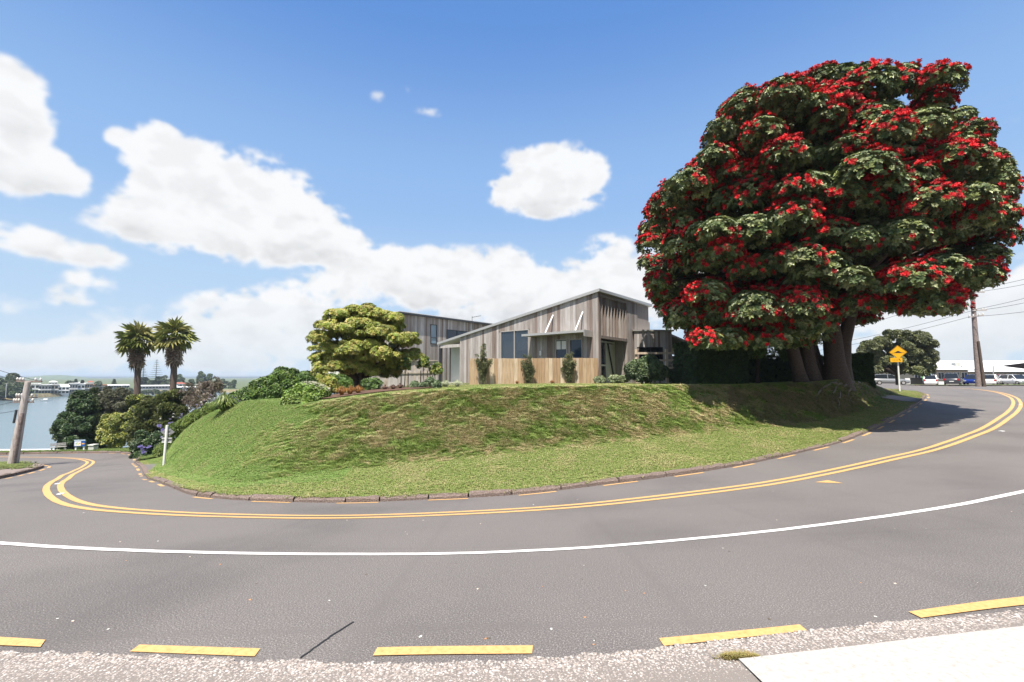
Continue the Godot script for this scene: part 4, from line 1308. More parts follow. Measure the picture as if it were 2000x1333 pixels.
func house() -> void:
	var corner := Vector3(5.16, 1.27, -27.0)
	var turn := -atan2(0.64, 0.77)
	var h := thing("timber_house", "modern weathered timber house with sloping roof and tall louvred entrance", "house", corner, turn)
	var roof_y := func(x: float) -> float: return 5.56 + x * 0.176
	# walls: a closed body behind the boards
	var st := begin()
	var win := [-7.75, -5.25, 0.75, 3.65]
	var d1 := [-3.1, -2.22, 0.5, 2.82]
	var d2 := [-2.04, -1.12, 0.5, 2.8]
	var xs := [-11.8, win[0], win[1], d1[0], d1[1], d2[0], d2[1], -0.02]
	for i in xs.size() - 1:
		var x0: float = xs[i]
		var x1: float = xs[i + 1]
		var hole = null
		for q in [win, d1, d2]:
			if absf(q[0] - x0) < 0.01: hole = q
		var pieces := [[-0.4, -1.0]] if hole == null else [[-0.4, hole[2]], [hole[3], -1.0]]
		for s in pieces:
			var pts := []
			for z in [-0.2, -0.005]:
				for x in [x0, x1]:
					pts.append(Vector3(x, s[0], z))
					pts.append(Vector3(x, roof_y.call(x) - 0.05 if s[1] < 0 else s[1], z))
			quad(st, pts[4], pts[5], pts[7], pts[6])
			quad(st, pts[2], pts[3], pts[1], pts[0])
			quad(st, pts[1], pts[3], pts[7], pts[5])
			quad(st, pts[4], pts[6], pts[2], pts[0])
			quad(st, pts[0], pts[1], pts[5], pts[4])
			quad(st, pts[6], pts[7], pts[3], pts[2])
	box(st, Vector3(-11.8, -0.4, -7.6), Vector3(-11.6, 3.4, -0.21))
	box(st, Vector3(-11.6, -0.4, -7.6), Vector3(-0.01, 4.4, -7.4))
	box(st, Vector3(-0.2, -0.4, -7.4), Vector3(-0.01, 5.5, -3.8))
	box(st, Vector3(-1.9, -0.4, -3.8), Vector3(-1.7, 5.2, -0.21))           # back of the entrance recess
	box(st, Vector3(-1.7, -0.4, -3.8), Vector3(-0.21, 5.3, -3.65))
	part(st, "wall", M.boards[3], h)
	st = begin()
	box(st, Vector3(-11.6, -0.4, -7.4), Vector3(-0.21, -0.02, -0.21))
	part(st, "floor_slab", M.concrete, h)
	clad(h, 0, -11.8, 0.0, 0.0, 1.0, -0.2, roof_y, [win, d1, d2])
	clad(h, 2, -5.45, -3.8, 0.0, 1.0, -0.2, func(_z): return 5.52, [], 0.19)
	box_part("corner_board", Vector3(-0.03, -0.2, -0.22), Vector3(0.03, 5.5, 0.03), M.boards[2], h)
	box_part("corner_board", Vector3(-11.83, -0.2, -0.05), Vector3(-11.77, 3.42, 0.035), M.boards[4], h)
	# roof sheet with a pale metal edge
	st = begin()
	var over := 0.12
	var pts := []
	for y in [0.0, 0.11]:
		for z in [over, -7.7]:
			for x in [-14.3, 0.14]: pts.append(Vector3(x, roof_y.call(x) - 0.02 + y, z))
	for f in [[4, 6, 7, 5], [0, 1, 3, 2], [0, 4, 5, 1], [3, 7, 6, 2], [2, 6, 4, 0], [1, 5, 7, 3]]: quad(st, pts[f[0]], pts[f[1]], pts[f[2]], pts[f[3]])
	var roof := part(st, "roof", M.roofing, h)
	st = begin()
	bar(st, Vector3(-14.32, roof_y.call(-14.32) + 0.05, over + 0.02), Vector3(0.17, roof_y.call(0.17) + 0.05, over + 0.02), 0.03, 0.17)
	bar(st, Vector3(0.16, roof_y.call(0.16) + 0.05, over + 0.02), Vector3(0.16, roof_y.call(0.16) + 0.05, -7.7), 0.03, 0.17)
	part(st, "metal_fascia", M.steel, roof)
	# porch at the low end: white recessed wall under the eave, dark post
	box_part("porch_wall", Vector3(-14.1, -0.3, -1.3), Vector3(-11.8, 2.95, -1.15), M.cream, h)
	box_part("porch_post", Vector3(-14.2, -0.3, -0.1), Vector3(-14.02, 2.95, 0.06), M.dark_frame, h)
	box_part("porch_side_wall", Vector3(-14.25, -0.3, -7.5), Vector3(-14.1, 2.9, -1.15), M.boards[5], h)
	box_part("porch_beam", Vector3(-14.2, 2.72, -0.05), Vector3(-11.84, 2.96, 0.06), M.grey_timber, h)
	box_part("porch_floor", Vector3(-14.2, -0.4, -1.14), Vector3(-11.84, 0.05, 0.0), M.concrete, h)
	window(h, 0, -12.55, -11.95, 0.35, 2.7, -1.13, 1, M.dark_frame, M.dark_glass, [])
	# windows
	window(h, 0, win[0], win[1], win[2], win[3], -0.02, 1, M.pale_frame, M.glass, [0.5])
	box_part("blind", Vector3(-7.7, 1.7, -0.28), Vector3(-6.52, 3.6, -0.26), M.blind, h)
	box_part("blind", Vector3(-6.45, 2.3, -0.28), Vector3(-5.3, 3.6, -0.26), M.blind, h)
	for q in [d1, d2]: window(h, 0, q[0], q[1], q[2], q[3], -0.02, 1, M.pale_frame, M.blue_glass, [])
	box_part("notice", Vector3(-3.02, 2.2, 0.0), Vector3(-2.7, 2.72, 0.01), M.white, h)
	box_part("notice", Vector3(-2.63, 2.2, 0.0), Vector3(-2.3, 2.72, 0.01), M.white, h)
	# awning on two raking struts
	var aw := Node3D.new()
	aw.name = "awning"
	h.add_child(aw)
	box_part("awning_slab", Vector3(-5.05, 3.1, 0.03), Vector3(-0.45, 3.2, 0.98), M.soffit, aw)
	box_part("awning_trim", Vector3(-5.07, 3.08, 0.98), Vector3(-0.43, 3.22, 1.01), M.steel, aw)
	box_part("end_panel", Vector3(-0.44, 2.84, 0.03), Vector3(-0.4, 3.23, 0.98), M.steel, aw)
	for x in [-3.25, -1.05]:
		st = begin()
		tube(st, [Vector3(x, 3.2, 0.9), Vector3(x, 4.42, 0.03)], [0.05, 0.05], 10)
		part(st, "strut", M.white, aw)
	box_part("wall_light", Vector3(-4.3, 1.85, 0.03), Vector3(-4.16, 2.15, 0.1), M.white, h)
	# louvres over the entrance
	for i in 9:
		var z := -0.38 - i * 0.4
		st = begin()
		box(st, Vector3(-0.16, 2.95, -0.025), Vector3(0.16, 5.3, 0.025), Transform3D(Basis(Vector3.UP, 0.5), Vector3(-0.1, 0, z)))
		part(st, "louvre", M.boards[[2, 5, 3, 0][i % 4]], h)
	box_part("louvre_beam", Vector3(-0.2, 2.78, -3.8), Vector3(0.02, 2.95, -0.2), M.boards[2], h)
	box_part("louvre_beam", Vector3(-0.2, 5.3, -3.8), Vector3(0.02, 5.5, -0.2), M.boards[3], h)
	# glazed screen and door set in the recess
	for z in [-1.3, -2.4, -3.55]: box_part("door_post", Vector3(-0.9, -0.1, z - 0.05), Vector3(-0.78, 2.78, z + 0.05), M.cream, h)
	for y in [0.0, 1.15, 2.66]: box_part("door_rail", Vector3(-0.89, y, -3.5), Vector3(-0.79, y + 0.1, -1.35), M.cream, h)
	box_part("door_panel", Vector3(-0.86, 0.0, -3.5), Vector3(-0.82, 2.6, -2.45), M.cream, h)
	box_part("pane", Vector3(-0.85, 0.1, -2.36), Vector3(-0.83, 2.66, -1.34), M.glass, h)
	st = begin()
	bar(st, Vector3(-0.76, 0.1, -3.45), Vector3(-0.76, 2.6, -2.6), 0.07)
	part(st, "brace", M.dark_frame, h)
	# low wing with a flat roof at the entrance side
	var low := Node3D.new()
	low.name = "low_wing"
	h.add_child(low)
	low.rotation.y = -turn + 0.05
	var inv := Transform3D(Basis(Vector3.UP, turn), corner).affine_inverse()
	low.position = inv * Vector3(8.2, 1.27, -30.4)
	box_part("wing_wall", Vector3(0, -0.3, -4.0), Vector3(2.55, 3.5, -0.02), M.boards[2], low)
	clad(low, 0, 0.0, 2.56, 0.0, 1.0, -0.2, func(_x): return 3.52, [[0.3, 1.9, 0.9, 2.45]], 0.18)
	window(low, 0, 0.3, 1.9, 0.9, 2.45, 0.0, 1, M.dark_frame, M.dark_glass, [0.5])
	box_part("roof_edge", Vector3(-0.1, 3.52, -4.1), Vector3(2.7, 3.62, 0.1), M.steel, low)
	st = begin()
	quad(st, Vector3(2.6, 3.4, -0.3), Vector3(2.6, 3.4, -6), Vector3(5.2, 2.3, -6), Vector3(5.2, 2.3, -0.3))
	quad(st, Vector3(5.2, 2.2, -0.3), Vector3(5.2, 2.2, -6), Vector3(2.6, 3.26, -6), Vector3(2.6, 3.26, -0.3))
	quad(st, Vector3(2.6, 3.26, -0.3), Vector3(2.6, 3.4, -0.3), Vector3(5.2, 2.3, -0.3), Vector3(5.2, 2.2, -0.3))
	part(st, "lean_to_roof", M.boards[4], low)
	box_part("lean_to_wall", Vector3(2.6, -0.3, -5), Vector3(4.6, 1.9, -0.8), M.boards[5], low)
	# two storey block at the back
	var back := thing("rear_block", "taller grey timber block with a slim window behind the house", "house", corner, turn)
	var gable := func(z: float) -> float: return 5.72 - (z - 0.9) * 0.012
	st = begin()
	box(st, Vector3(-21.5, -0.4, -14), Vector3(-18.22, 5.7, 0.85))
	part(st, "wall", M.boards[3], back)
	clad(back, 2, -13.9, 0.9, -18.22, 1.0, -0.3, gable, [[-3.15, -2.4, 3.4, 5.15], [-7.0, -4.35, 3.9, 4.85]], 0.19)
	clad(back, 0, -21.5, -18.2, 0.86, 1.0, -0.3, func(_x): return 5.7, [], 0.2)
	window(back, 2, -3.15, -2.4, 3.4, 5.15, -18.2, 1, M.dark_frame, M.sky_glass, [], [0.33])
	window(back, 2, -7.0, -4.35, 3.9, 4.85, -18.2, 1, M.dark_frame, M.blue_glass, [0.5])
	box_part("roof", Vector3(-21.8, 5.74, -14.2), Vector3(-17.9, 5.88, 1.2), M.dark_frame, back)
	box_part("roof_sheet", Vector3(-21.75, 5.885, -14.15), Vector3(-17.95, 5.94, 1.15), M.roofing, back)
	var inv_b := inv
	var aerial := thing("television_aerial", "thin television aerial standing on the rear roof", "aerial", P(922, 631, 41.0) + Vector3.DOWN * 0.55)
	st = begin()
	bar(st, Vector3.ZERO, Vector3(0, 1.15, 0), 0.04)
	bar(st, Vector3(0, 1.05, 0), Vector3(0.8, 1.2, 0), 0.03)
	for k in 5: bar(st, Vector3(0.08 + k * 0.16, 1.07 + k * 0.03, -0.2), Vector3(0.08 + k * 0.16, 1.07 + k * 0.03, 0.2), 0.02)
	part(st, "mast", M.wire, aerial)
	# timber fence before the house
	var f := thing("timber_fence", "new yellowish timber paling fence before the house", "fence")
	var a := P(918, 756, 25.6)
	var b := P(1168, 749, 26.7)
	a.y = lawn_y(a.x, a.z) - 0.03
	b.y = lawn_y(b.x, b.z) - 0.03
	var n := 33
	var ang := -atan2(b.z - a.z, b.x - a.x)
	var high_a := P(918, 701, 25.6).y
	var high_b := P(1168, 699.5, 26.7).y
	for i in n:
		var t0 := (i + 0.04) / n
		var t := (i + 0.5) / n
		var p := a.lerp(b, t)
		var o := box_part("paling", Vector3(-0.115, 0, -0.012), Vector3(0.113, 1, 0.012), M.palings[rng.randi() % 5], f)
		var top := lerpf(high_a, high_b, t) + rng.randf_range(-0.012, 0.012)
		o.scale = Vector3(a.distance_to(b) / n - 0.014, top - p.y, 0.024)
		o.position = Vector3(p.x, (top + p.y) / 2, p.z)
		o.rotation.y = ang
		o.position += Vector3(0, 0, 0.012 * (i % 2))
	for y in [0.35, 1.25]:
		st = begin()
		bar(st, a + Vector3(0, y, -0.06), b + Vector3(0, y, -0.06), 0.05, 0.09)
		part(st, "rail", M.palings[2], f)
	for t in [0.0, 0.33, 0.66, 1.0]:
		var p: Vector3 = a.lerp(b, t)
		box_part("post", p + Vector3(-0.05, -0.3, -0.18), p + Vector3(0.05, 1.4, -0.08), M.palings[2], f)
	# silver grey board fence beside the rear block
	f = thing("board_fence", "silver grey board fence with capping rail behind the young trees", "fence")
	a = Vector3(-9.7, 1.0, -31.0)
	b = Vector3(-5.3, 1.1, -32.6)
	n = 30
	ang = -atan2(b.z - a.z, b.x - a.x)
	for i in n:
		var p := a.lerp(b, (i + 0.5) / n)
		var o := box_part("paling", Vector3.ZERO, Vector3.ONE, [M.boards[4], M.boards[1], M.pale_paling][rng.randi() % 3], f)
		o.scale = Vector3(a.distance_to(b) / n - 0.006, 1.75, 0.022)
		o.position = p + Vector3(0, 0.87, 0.01 * (i % 2))
		o.rotation.y = ang
	for y in [0.0, 0.95, 1.8]:
		st = begin()
		bar(st, a + Vector3(0, y, 0.05), b + Vector3(0, y, 0.05), 0.05 if y < 1.7 else 0.16, 0.1 if y < 1.7 else 0.05)
		part(st, "rail", M.pale_paling, f)
	# post and rail fence before the low wing
	f = thing("rail_fence", "rough wooden post and rail fence above the glossy bush", "fence")
	for u in [1243, 1303, 1338]:
		var p := on_lawn(u, 24.2)
		box_part("post", p + Vector3(-0.06, -0.3, -0.06), p + Vector3(0.06, 1.85, 0.06), M.palings[3], f)
	for v in [690.0, 704.0, 718.5]:
		st = begin()
		bar(st, P(1240, v + 0.5, 24.1), P(1340, v, 24.2), 0.04, 0.11)
		part(st, "rail", M.palings[3], f)
	# flagpole, and the house with a tiled roof behind the lime tree
	f = thing("flagpole", "slender white flagpole behind the hedge row", "flagpole", P(606, 742, 44))
	st = begin()
	tube(st, [Vector3(0, -1, 0), P(608.5, 655, 44) - P(606, 742, 44)], [0.05, 0.03], 8)
	part(st, "pole", M.white, f)
	f = thing("flag", "small dark blue flag with a red corner on the flagpole", "flag", P(610, 660, 44))
	st = begin()
	for i in 6:
		var x0 := i * 0.09
		var x1 := x0 + 0.09
		quad(st, Vector3(x0, -0.75 - x0 * 0.1, sin(x0 * 9) * 0.06), Vector3(x0, -x0 * 0.95, sin(x0 * 9) * 0.06), Vector3(x1, -x1 * 0.95, sin(x1 * 9) * 0.06), Vector3(x1, -0.75 - x1 * 0.1, sin(x1 * 9) * 0.06))
	part(st, "flag_cloth", M.flag_blue, f)
	st = begin()
	quad(st, Vector3(0, -0.1, 0.03), Vector3(0, 0, 0.03), Vector3(0.5, -0.475, 0.03), Vector3(0.5, -0.56, 0.03))
	part(st, "red_stripe", M.car_red, f)
	f = thing("tiled_house", "low house with an orange tiled roof behind the lime tree", "house", P(690, 736, 48))
	box_part("wall", Vector3(-3.5, -1.5, -4), Vector3(3.5, 1.6, 0), M.cream, f)
	for i in 22:
		st = begin()
		var x0 := -3.8 + i * 0.345
		quad(st, Vector3(x0, 1.55, 0.35), Vector3(x0, 2.75, -2), Vector3(x0 + 0.32, 2.75, -2), Vector3(x0 + 0.32, 1.55, 0.35))
		quad(st, Vector3(x0, 1.5, 0.35), Vector3(x0, 1.55, 0.35), Vector3(x0 + 0.32, 1.55, 0.35), Vector3(x0 + 0.32, 1.5, 0.35))
		part(st, "tile_row", M.terracotta, f)

# ---------------------------------------------------------------- near footpath
func pebble() -> ArrayMesh:
	var st := begin()
	var t := [Vector3(1, 0, 0), Vector3(0, 0, 1), Vector3(-1, 0, 0), Vector3(0, 0, -1)]
	for i in 4:
		var a: Vector3 = t[i]
		var b: Vector3 = t[(i + 1) % 4]
		var m := (a + b) * 0.68 + Vector3.UP * 0.35
		tri(st, a, Vector3(0, 0.8, 0), m, 1)
		tri(st, m, Vector3(0, 0.8, 0), b, 1)
		tri(st, a, m, b + Vector3.DOWN * 0.2, 1)
	st.generate_normals()
	return st.commit()

func near_path() -> void:
	var path := thing("gutter_strip", "pebbly exposed aggregate strip along the near road edge", "footpath", Vector3.ZERO, 0, "", "structure")
	var edge := spline(hits([[-700, 1235], [-300, 1258], [0, 1275], [200, 1281], [450, 1292], [650, 1298], [800, 1298], [1000, 1292], [1200, 1277], [1450, 1250], [1700, 1222], [2000, 1193], [2500, 1130]]), 0.03)
	var rough := noise(2.2, 4, FastNoiseLite.TYPE_SIMPLEX_SMOOTH, 81)
	var rows := [[], [], [], [], []]
	for p in edge:
		var w := rough.get_noise_2d(p.x * 3, p.z * 3) * 0.035 + rough.get_noise_2d(p.x * 16, 5) * 0.012
		for k in 5:
			var off: float = [w, w + 0.012, 0.16, 0.4, 1.6][k]
			rows[4 - k].append(drape(p + Vector3(0, 0, off), [0.0, 0.012, 0.014, 0.016, 0.02][k]))
	sheet("bed", rows, M.mortar, path)
	var list := []
	var tones := [[0.36, 0.325, 0.3], [0.26, 0.23, 0.21], [0.45, 0.425, 0.4], [0.19, 0.165, 0.15], [0.33, 0.28, 0.245]]
	for k in 130000:
		var i := rng.randi_range(0, edge.size() - 1)
		var e: Vector3 = edge[i]
		if absf(e.x) > 4.3: continue
		var w := rough.get_noise_2d(e.x * 3, e.z * 3) * 0.035 + rough.get_noise_2d(e.x * 16, 5) * 0.012
		var p := drape(e + Vector3(rng.randf_range(-0.02, 0.02), 0, w + 0.004 + rng.randf() * 0.8), 0.012)
		if in_slab(p): continue
		var s := rng.randf_range(0.004, 0.0105)
		list.append([Transform3D(Basis(Vector3.UP, rng.randf() * TAU).scaled_local(Vector3(s, s * 0.55, s * rng.randf_range(0.6, 1.0))), p), hue(tones)])
	scatter("pebbles", pebble(), M.stone, list, path)
	# concrete slab
	var slab := thing("footpath", "smooth pale concrete footpath slab at the near kerb", "footpath", Vector3.ZERO, 0, "", "structure")
	var a := drape(hit(1443, 1298), 0.025)
	var b := drape(hit(2000, 1233), 0.025)
	var dir := (b - a).normalized()
	var back := Vector3(0.1, 0, 1).normalized()
	var st := begin()
	var far := a + dir * 4.5
	for q in 15:
		for r in 5:
			var t0 := 4.5 * q / 15.0
			var t1 := 4.5 * (q + 1) / 15.0
			quad(st, drape(a + dir * t0 + back * 0.3 * (r + 1), 0.03), drape(a + dir * t0 + back * 0.3 * r, 0.03), drape(a + dir * t1 + back * 0.3 * r, 0.03), drape(a + dir * t1 + back * 0.3 * (r + 1), 0.03), 1)
	quad(st, a + Vector3.DOWN * 0.03, a, a + back * 1.5, a + back * 1.5 + Vector3.DOWN * 0.03)
	quad(st, far + Vector3.DOWN * 0.03, far, a, a + Vector3.DOWN * 0.03)
	part(st, "slab", M.concrete, slab)
	var moss := []
	for k in 420: moss.append([Transform3D(Basis(Vector3.UP, rng.randf() * TAU).scaled(Vector3.ONE * rng.randf_range(0.15, 0.45)), drape(hit(1443, 1291) + Vector3(rng.randfn() * 0.045, 0, rng.randfn() * 0.012 - 0.004), 0.016)), Color(0.2, 0.2, 0.05).lerp(Color(0.3, 0.22, 0.08), rng.randf())])
	var weed := thing("weed_tuft", "little mossy weed growing at the corner of the footpath slab", "weed")
	var o := scatter("moss", blades(5, 0.05, 0.06, 0.012), M.blade, moss, weed)
	# fallen leaf scraps and bits on the asphalt
	var bits := []
	for k in 70:
		var p := hit(rng.randf_range(0, 2000), rng.randf_range(960, 1260))
		bits.append([Transform3D(Basis(Vector3.UP, rng.randf() * TAU).scaled_local(Vector3(0.009, 0.004, 0.006) * rng.randf_range(0.6, 1.6)), drape(p, 0.001)), hue([[0.6, 0.5, 0.42], [0.55, 0.55, 0.52], [0.1, 0.08, 0.06], [0.5, 0.25, 0.12]])])
	var scraps := thing("leaf_litter", "scattered tiny leaf scraps and grit on the asphalt", "litter", Vector3.ZERO, 0, "", "stuff")
	scatter("scraps", pebble(), M.stone, bits, scraps)

func in_slab(p: Vector3) -> bool:
	if not M.has("slab_a"):
		M.slab_a = hit(1443, 1298)
		M.slab_b = hit(2000, 1233)
	var a: Vector3 = M.slab_a
	var b: Vector3 = M.slab_b
	var t := (p.x - a.x) / (b.x - a.x)
	return p.x > a.x + (p.z - a.z) * 0.1 - 0.004 and p.z > lerpf(a.z, b.z, t) - 0.004

# ---------------------------------------------------------------- signs and poles
func signs() -> void:
	# hump warning sign
	var base := lawn_hit(1758, 765.5)
	var top := P(1752, 676, -base.z)
	var s := thing("hump_sign", "yellow diamond road hump warning sign on a white post", "road sign", base)
	var high := top.y - base.y
	var st := begin()
	tube(st, [Vector3(0, -0.3, 0), Vector3(0, high - 0.1, 0)], [0.045, 0.045], 10)
	part(st, "post", M.white, s)
	var k := -base.z / F
	var w := 13.6 * k
	var cy := P(1753, 688.5, -base.z).y - base.y
	var face := Node3D.new()
	face.name = "diamond_plate"
	s.add_child(face)
	face.position = Vector3(0, cy, 0.06)
	face.rotation.y = -0.65
	st = begin()
	diamond(st, w, 0.01, 0.0)
	part(st, "plate", M.sign_yellow, face)
	st = begin()
	for q in 16:
		var x0 := lerpf(-0.7, 0.7, q / 16.0) * w
		var x1 := lerpf(-0.7, 0.7, (q + 1) / 16.0) * w
		quad(st, Vector3(x0, -0.12 * w, 0.014), Vector3(x0, hump(x0 / w) * w, 0.014), Vector3(x1, hump(x1 / w) * w, 0.014), Vector3(x1, -0.12 * w, 0.014))
	part(st, "hump_symbol", M.black, face)
	st = begin()
	diamond_edge(st, w * 0.95, w * 0.91, 0.014)
	part(st, "border", M.black, face)
	var y2 := P(1756, 703.5, -base.z).y - base.y
	var plate := Node3D.new()
	plate.name = "supplementary_plate"
	s.add_child(plate)
	plate.position = Vector3(-0.14, y2, 0.06)
	plate.rotation.y = -0.65
	box_part("plate", Vector3(-9 * k, -4.2 * k, -0.005), Vector3(9 * k, 4.2 * k, 0.008), M.sign_yellow, plate)
	st = begin()
	for q in [[-0.6, 0.1], [-0.35, 0.1], [-0.1, 0.1], [0.1, 0.12]]: box(st, Vector3((q[0]) * 9 * k, -0.9 * k, 0.009), Vector3((q[0] + q[1]) * 9 * k, 0.4 * k, 0.012))
	bar(st, Vector3(3.6 * k, 2.2 * k, 0.0105), Vector3(6.2 * k, -1.6 * k, 0.0105), 0.004, 1.3 * k)
	part(st, "faded_marks", plain(0.16, 0.09, 0.01, 0.6), plate)
	# sign seen from behind on the lower road
	base = lawn_hit(319, 910.5)
	s = thing("sign_back", "grey back of a traffic sign on a white post beside the kerb", "road sign", base)
	k = -base.z / F
	st = begin()
	tube(st, [Vector3(0, -0.3, 0), P(326, 831, -base.z) - base], [0.05, 0.05], 10)
	part(st, "post", M.white, s)
	var lean := (P(326, 831, -base.z) - base) / 80.0
	face = Node3D.new()
	face.name = "diamond_plate"
	s.add_child(face)
	face.position = lean * 66 + Vector3(0, 0, -0.07)
	st = begin()
	diamond(st, 13.5 * k, 0.012, 0.0, 0.72)
	part(st, "plate", M.sign_grey, face)
	for y in [-3.0, 4.0]: box_part("bracket", Vector3(-0.12, y * k - 0.02, 0.012), Vector3(0.12, y * k + 0.02, 0.03), M.steel, face)
	face = Node3D.new()
	face.name = "supplementary_plate"
	s.add_child(face)
	face.position = lean * 50 + Vector3(0, 0, -0.07)
	box_part("plate", Vector3(-9.6 * k, -4.6 * k, -0.006), Vector3(9.6 * k, 4.6 * k, 0.006), M.sign_grey, face)
	box_part("rail", Vector3(-9.5 * k, 3.2 * k, 0.007), Vector3(9.5 * k, 4.4 * k, 0.03), M.white, face)
	box_part("rail", Vector3(-9.5 * k, -4.4 * k, 0.007), Vector3(9.5 * k, -3.2 * k, 0.03), M.white, face)
	# information board and bin in the park
	base = hit(155, 884.5) + Vector3.UP * 0.1
	s = thing("information_board", "blue and white information board on two white posts", "notice board", base, 0.25)
	k = -base.z / F
	for x in [-6.5, 6.5]: box_part("post", Vector3(x * k - 0.045, -0.4, -0.04), Vector3(x * k + 0.045, 12.5 * k, 0.04), M.white, s)
	box_part("board", Vector3(-9 * k, 9.5 * k, 0.041), Vector3(9 * k, 22 * k, 0.09), M.sign_blue, s)
	box_part("header_strip", Vector3(-9 * k, 20 * k, 0.091), Vector3(9 * k, 22 * k, 0.1), plain(0.45, 0.55, 0.6, 0.5), s)
	var panel := box_part("map_panel", Vector3(-8 * k, 10.5 * k, 0.091), Vector3(2.4 * k, 19 * k, 0.1), M.white, s)
	for q in [[-6.5, 13.5, 3.0, 2.5, 0.35, 0.5, 0.3], [-3, 12.5, 2.5, 3.0, 0.7, 0.6, 0.35], [-0.6, 14.5, 2.2, 2.0, 0.6, 0.35, 0.25], [-5, 16.5, 3, 1.2, 0.4, 0.55, 0.6]]:
		box_part("map_patch", Vector3(q[0] * k, q[1] * k, 0.101), Vector3((q[0] + q[2]) * k, (q[1] + q[3]) * k, 0.104), plain(q[4], q[5], q[6], 0.6), s)
	box_part("yellow_badge", Vector3(3.8 * k, 13.2 * k, 0.091), Vector3(7.8 * k, 15.6 * k, 0.1), M.sign_yellow, s)
	base = hit(181, 883.5) + Vector3.UP * 0.1
	k = -base.z / F
	s = thing("litter_bin", "cream slatted litter bin beside the information board", "bin", base)
	for q in 7: box_part("slat", Vector3((-5.2 + q * 1.5) * k, -0.1, -0.2), Vector3((-4.0 + q * 1.5) * k, 9 * k, 0.2), M.cream, s)
	box_part("lid", Vector3(-5.6 * k, 10.2 * k, -0.25), Vector3(5.6 * k, 12.2 * k, 0.25), M.cream, s)
	for x in [-5.0, 5.0]: box_part("lid_post", Vector3(x * k - 0.03, 8.8 * k, -0.1), Vector3(x * k + 0.03, 10.3 * k, 0.1), M.dark_frame, s)
	base = hit(112, 884) + Vector3.UP * 0.1
	s = thing("park_bench", "grey wooden bench facing the water beside the dark tree", "bench", base, 0.9)
	s.scale = Vector3.ONE * 0.8
	for z in [0.0, 0.14, 0.28]: box_part("seat_slat", Vector3(-0.55, 0.38, z), Vector3(0.55, 0.42, z + 0.11), M.grey_timber, s)
	for y in [0.5, 0.64]: box_part("back_slat", Vector3(-0.55, y, -0.06), Vector3(0.55, y + 0.1, -0.03), M.grey_timber, s)
	for x in [-0.45, 0.45]: box_part("leg", Vector3(x - 0.04, -0.3, 0.0), Vector3(x + 0.04, 0.38, 0.36), M.grey_timber, s)
	# leaning power pole at the lower bend
	base = hit(22, 912.5) + Vector3.UP * 0.1
	var d := -base.z
	k = d / F
	s = thing("leaning_power_pole", "leaning weathered power pole with crossarms on the paved verge", "power pole", base)
	var tip := P(54, 746, d) - base
	st = begin()
	tube(st, [Vector3(0, -0.5, 0), tip], [8.5 * k, 4.4 * k], 8)
	part(st, "pole", M.pole, s)
	st = begin()
	tube(st, [Vector3(6.2 * k, -0.4, 0.12), tip * 0.62 + Vector3(4.5 * k, 0, 0.1)], [3.8 * k, 3.0 * k], 7)
	part(st, "stub_pole", M.old_pole, s)
	for q in [[31, 745, 81, 746, 0.0, 3.0], [25, 786, 65, 786, 0.12, 2.4], [30, 776, 72, 777, -0.12, 1.6]]:
		st = begin()
		bar(st, P(q[0], q[1], d - q[4]) - base, P(q[2], q[3], d - q[4] + 0.3) - base, 0.09, q[5] * k)
		var arm := part(st, "crossarm", M.old_pole, s)
		for t in [0.04, 0.15, 0.27, 0.75, 0.95]:
			st = begin()
			var p: Vector3 = (P(q[0], q[1], d - q[4]) - base).lerp(P(q[2], q[3], d - q[4] + 0.3) - base, t)
			tube(st, [p + Vector3.UP * 0.03, p + Vector3.UP * 0.08, p + Vector3.UP * 0.16, p + Vector3.UP * 0.2], [0.025, 0.05, 0.05, 0.02], 8)
			part(st, "insulator", M.porcelain, arm)
	st = begin()
	bar(st, tip * 0.5 + Vector3(-9 * k, 0, 0.08), tip * 0.66 + Vector3(-8.6 * k, 0, 0.08), 0.07)
	part(st, "cable_riser", M.wire, s)
	for q in [[31, 744, -160, 660], [45, 744, -160, 668], [78, 745, -200, 640], [27, 785, -200, 800], [38, 801, -160, 800]]: wire("power_line", "thin dark power line strung from the leaning pole", P(q[0], q[1], d), P(q[2], q[3], d * 0.8), 0.25, 0.011, "lines from the leaning pole")
	# pole at the car park
	d = 56.0
	k = d / F
	base = P(1913, 750.5, d)
	s = thing("utility_pole", "tall grey utility pole with crossarms beside the car park", "power pole", base)
	tip = P(1899.5, 569, d) - base
	st = begin()
	tube(st, [Vector3(0, -0.6, 0), tip], [5.4 * k, 3.2 * k], 9)
	part(st, "pole", M.old_pole, s)
	for q in [[1888, 569.5, 1923, 571], [1900, 607, 1927, 606], [1893, 620, 1922, 616]]:
		st = begin()
		bar(st, P(q[0], q[1], d - 0.2) - base, P(q[2], q[3], d - 0.2) - base, 0.14, 2.4 * k)
		var arm := part(st, "crossarm", M.pole, s)
		for t in [0.05, 0.3, 0.7, 0.95]:
			st = begin()
			var p: Vector3 = (P(q[0], q[1], d - 0.2) - base).lerp(P(q[2], q[3], d - 0.2) - base, t)
			tube(st, [p + Vector3.UP * 0.05, p + Vector3.UP * 0.2, p + Vector3.UP * 0.3], [0.06, 0.09, 0.04], 7)
			part(st, "insulator", M.porcelain, arm)
	var brace := P(1923, 748.5, d - 0.5)
	s = thing("brace_pole", "dark brace pole leaning against the tall utility pole", "pole", brace)
	st = begin()
	tube(st, [Vector3(0, -0.5, 0), P(1911.5, 667, d - 0.35) - brace], [2.6 * k, 2.0 * k], 8)
	part(st, "pole", M.bark, s)
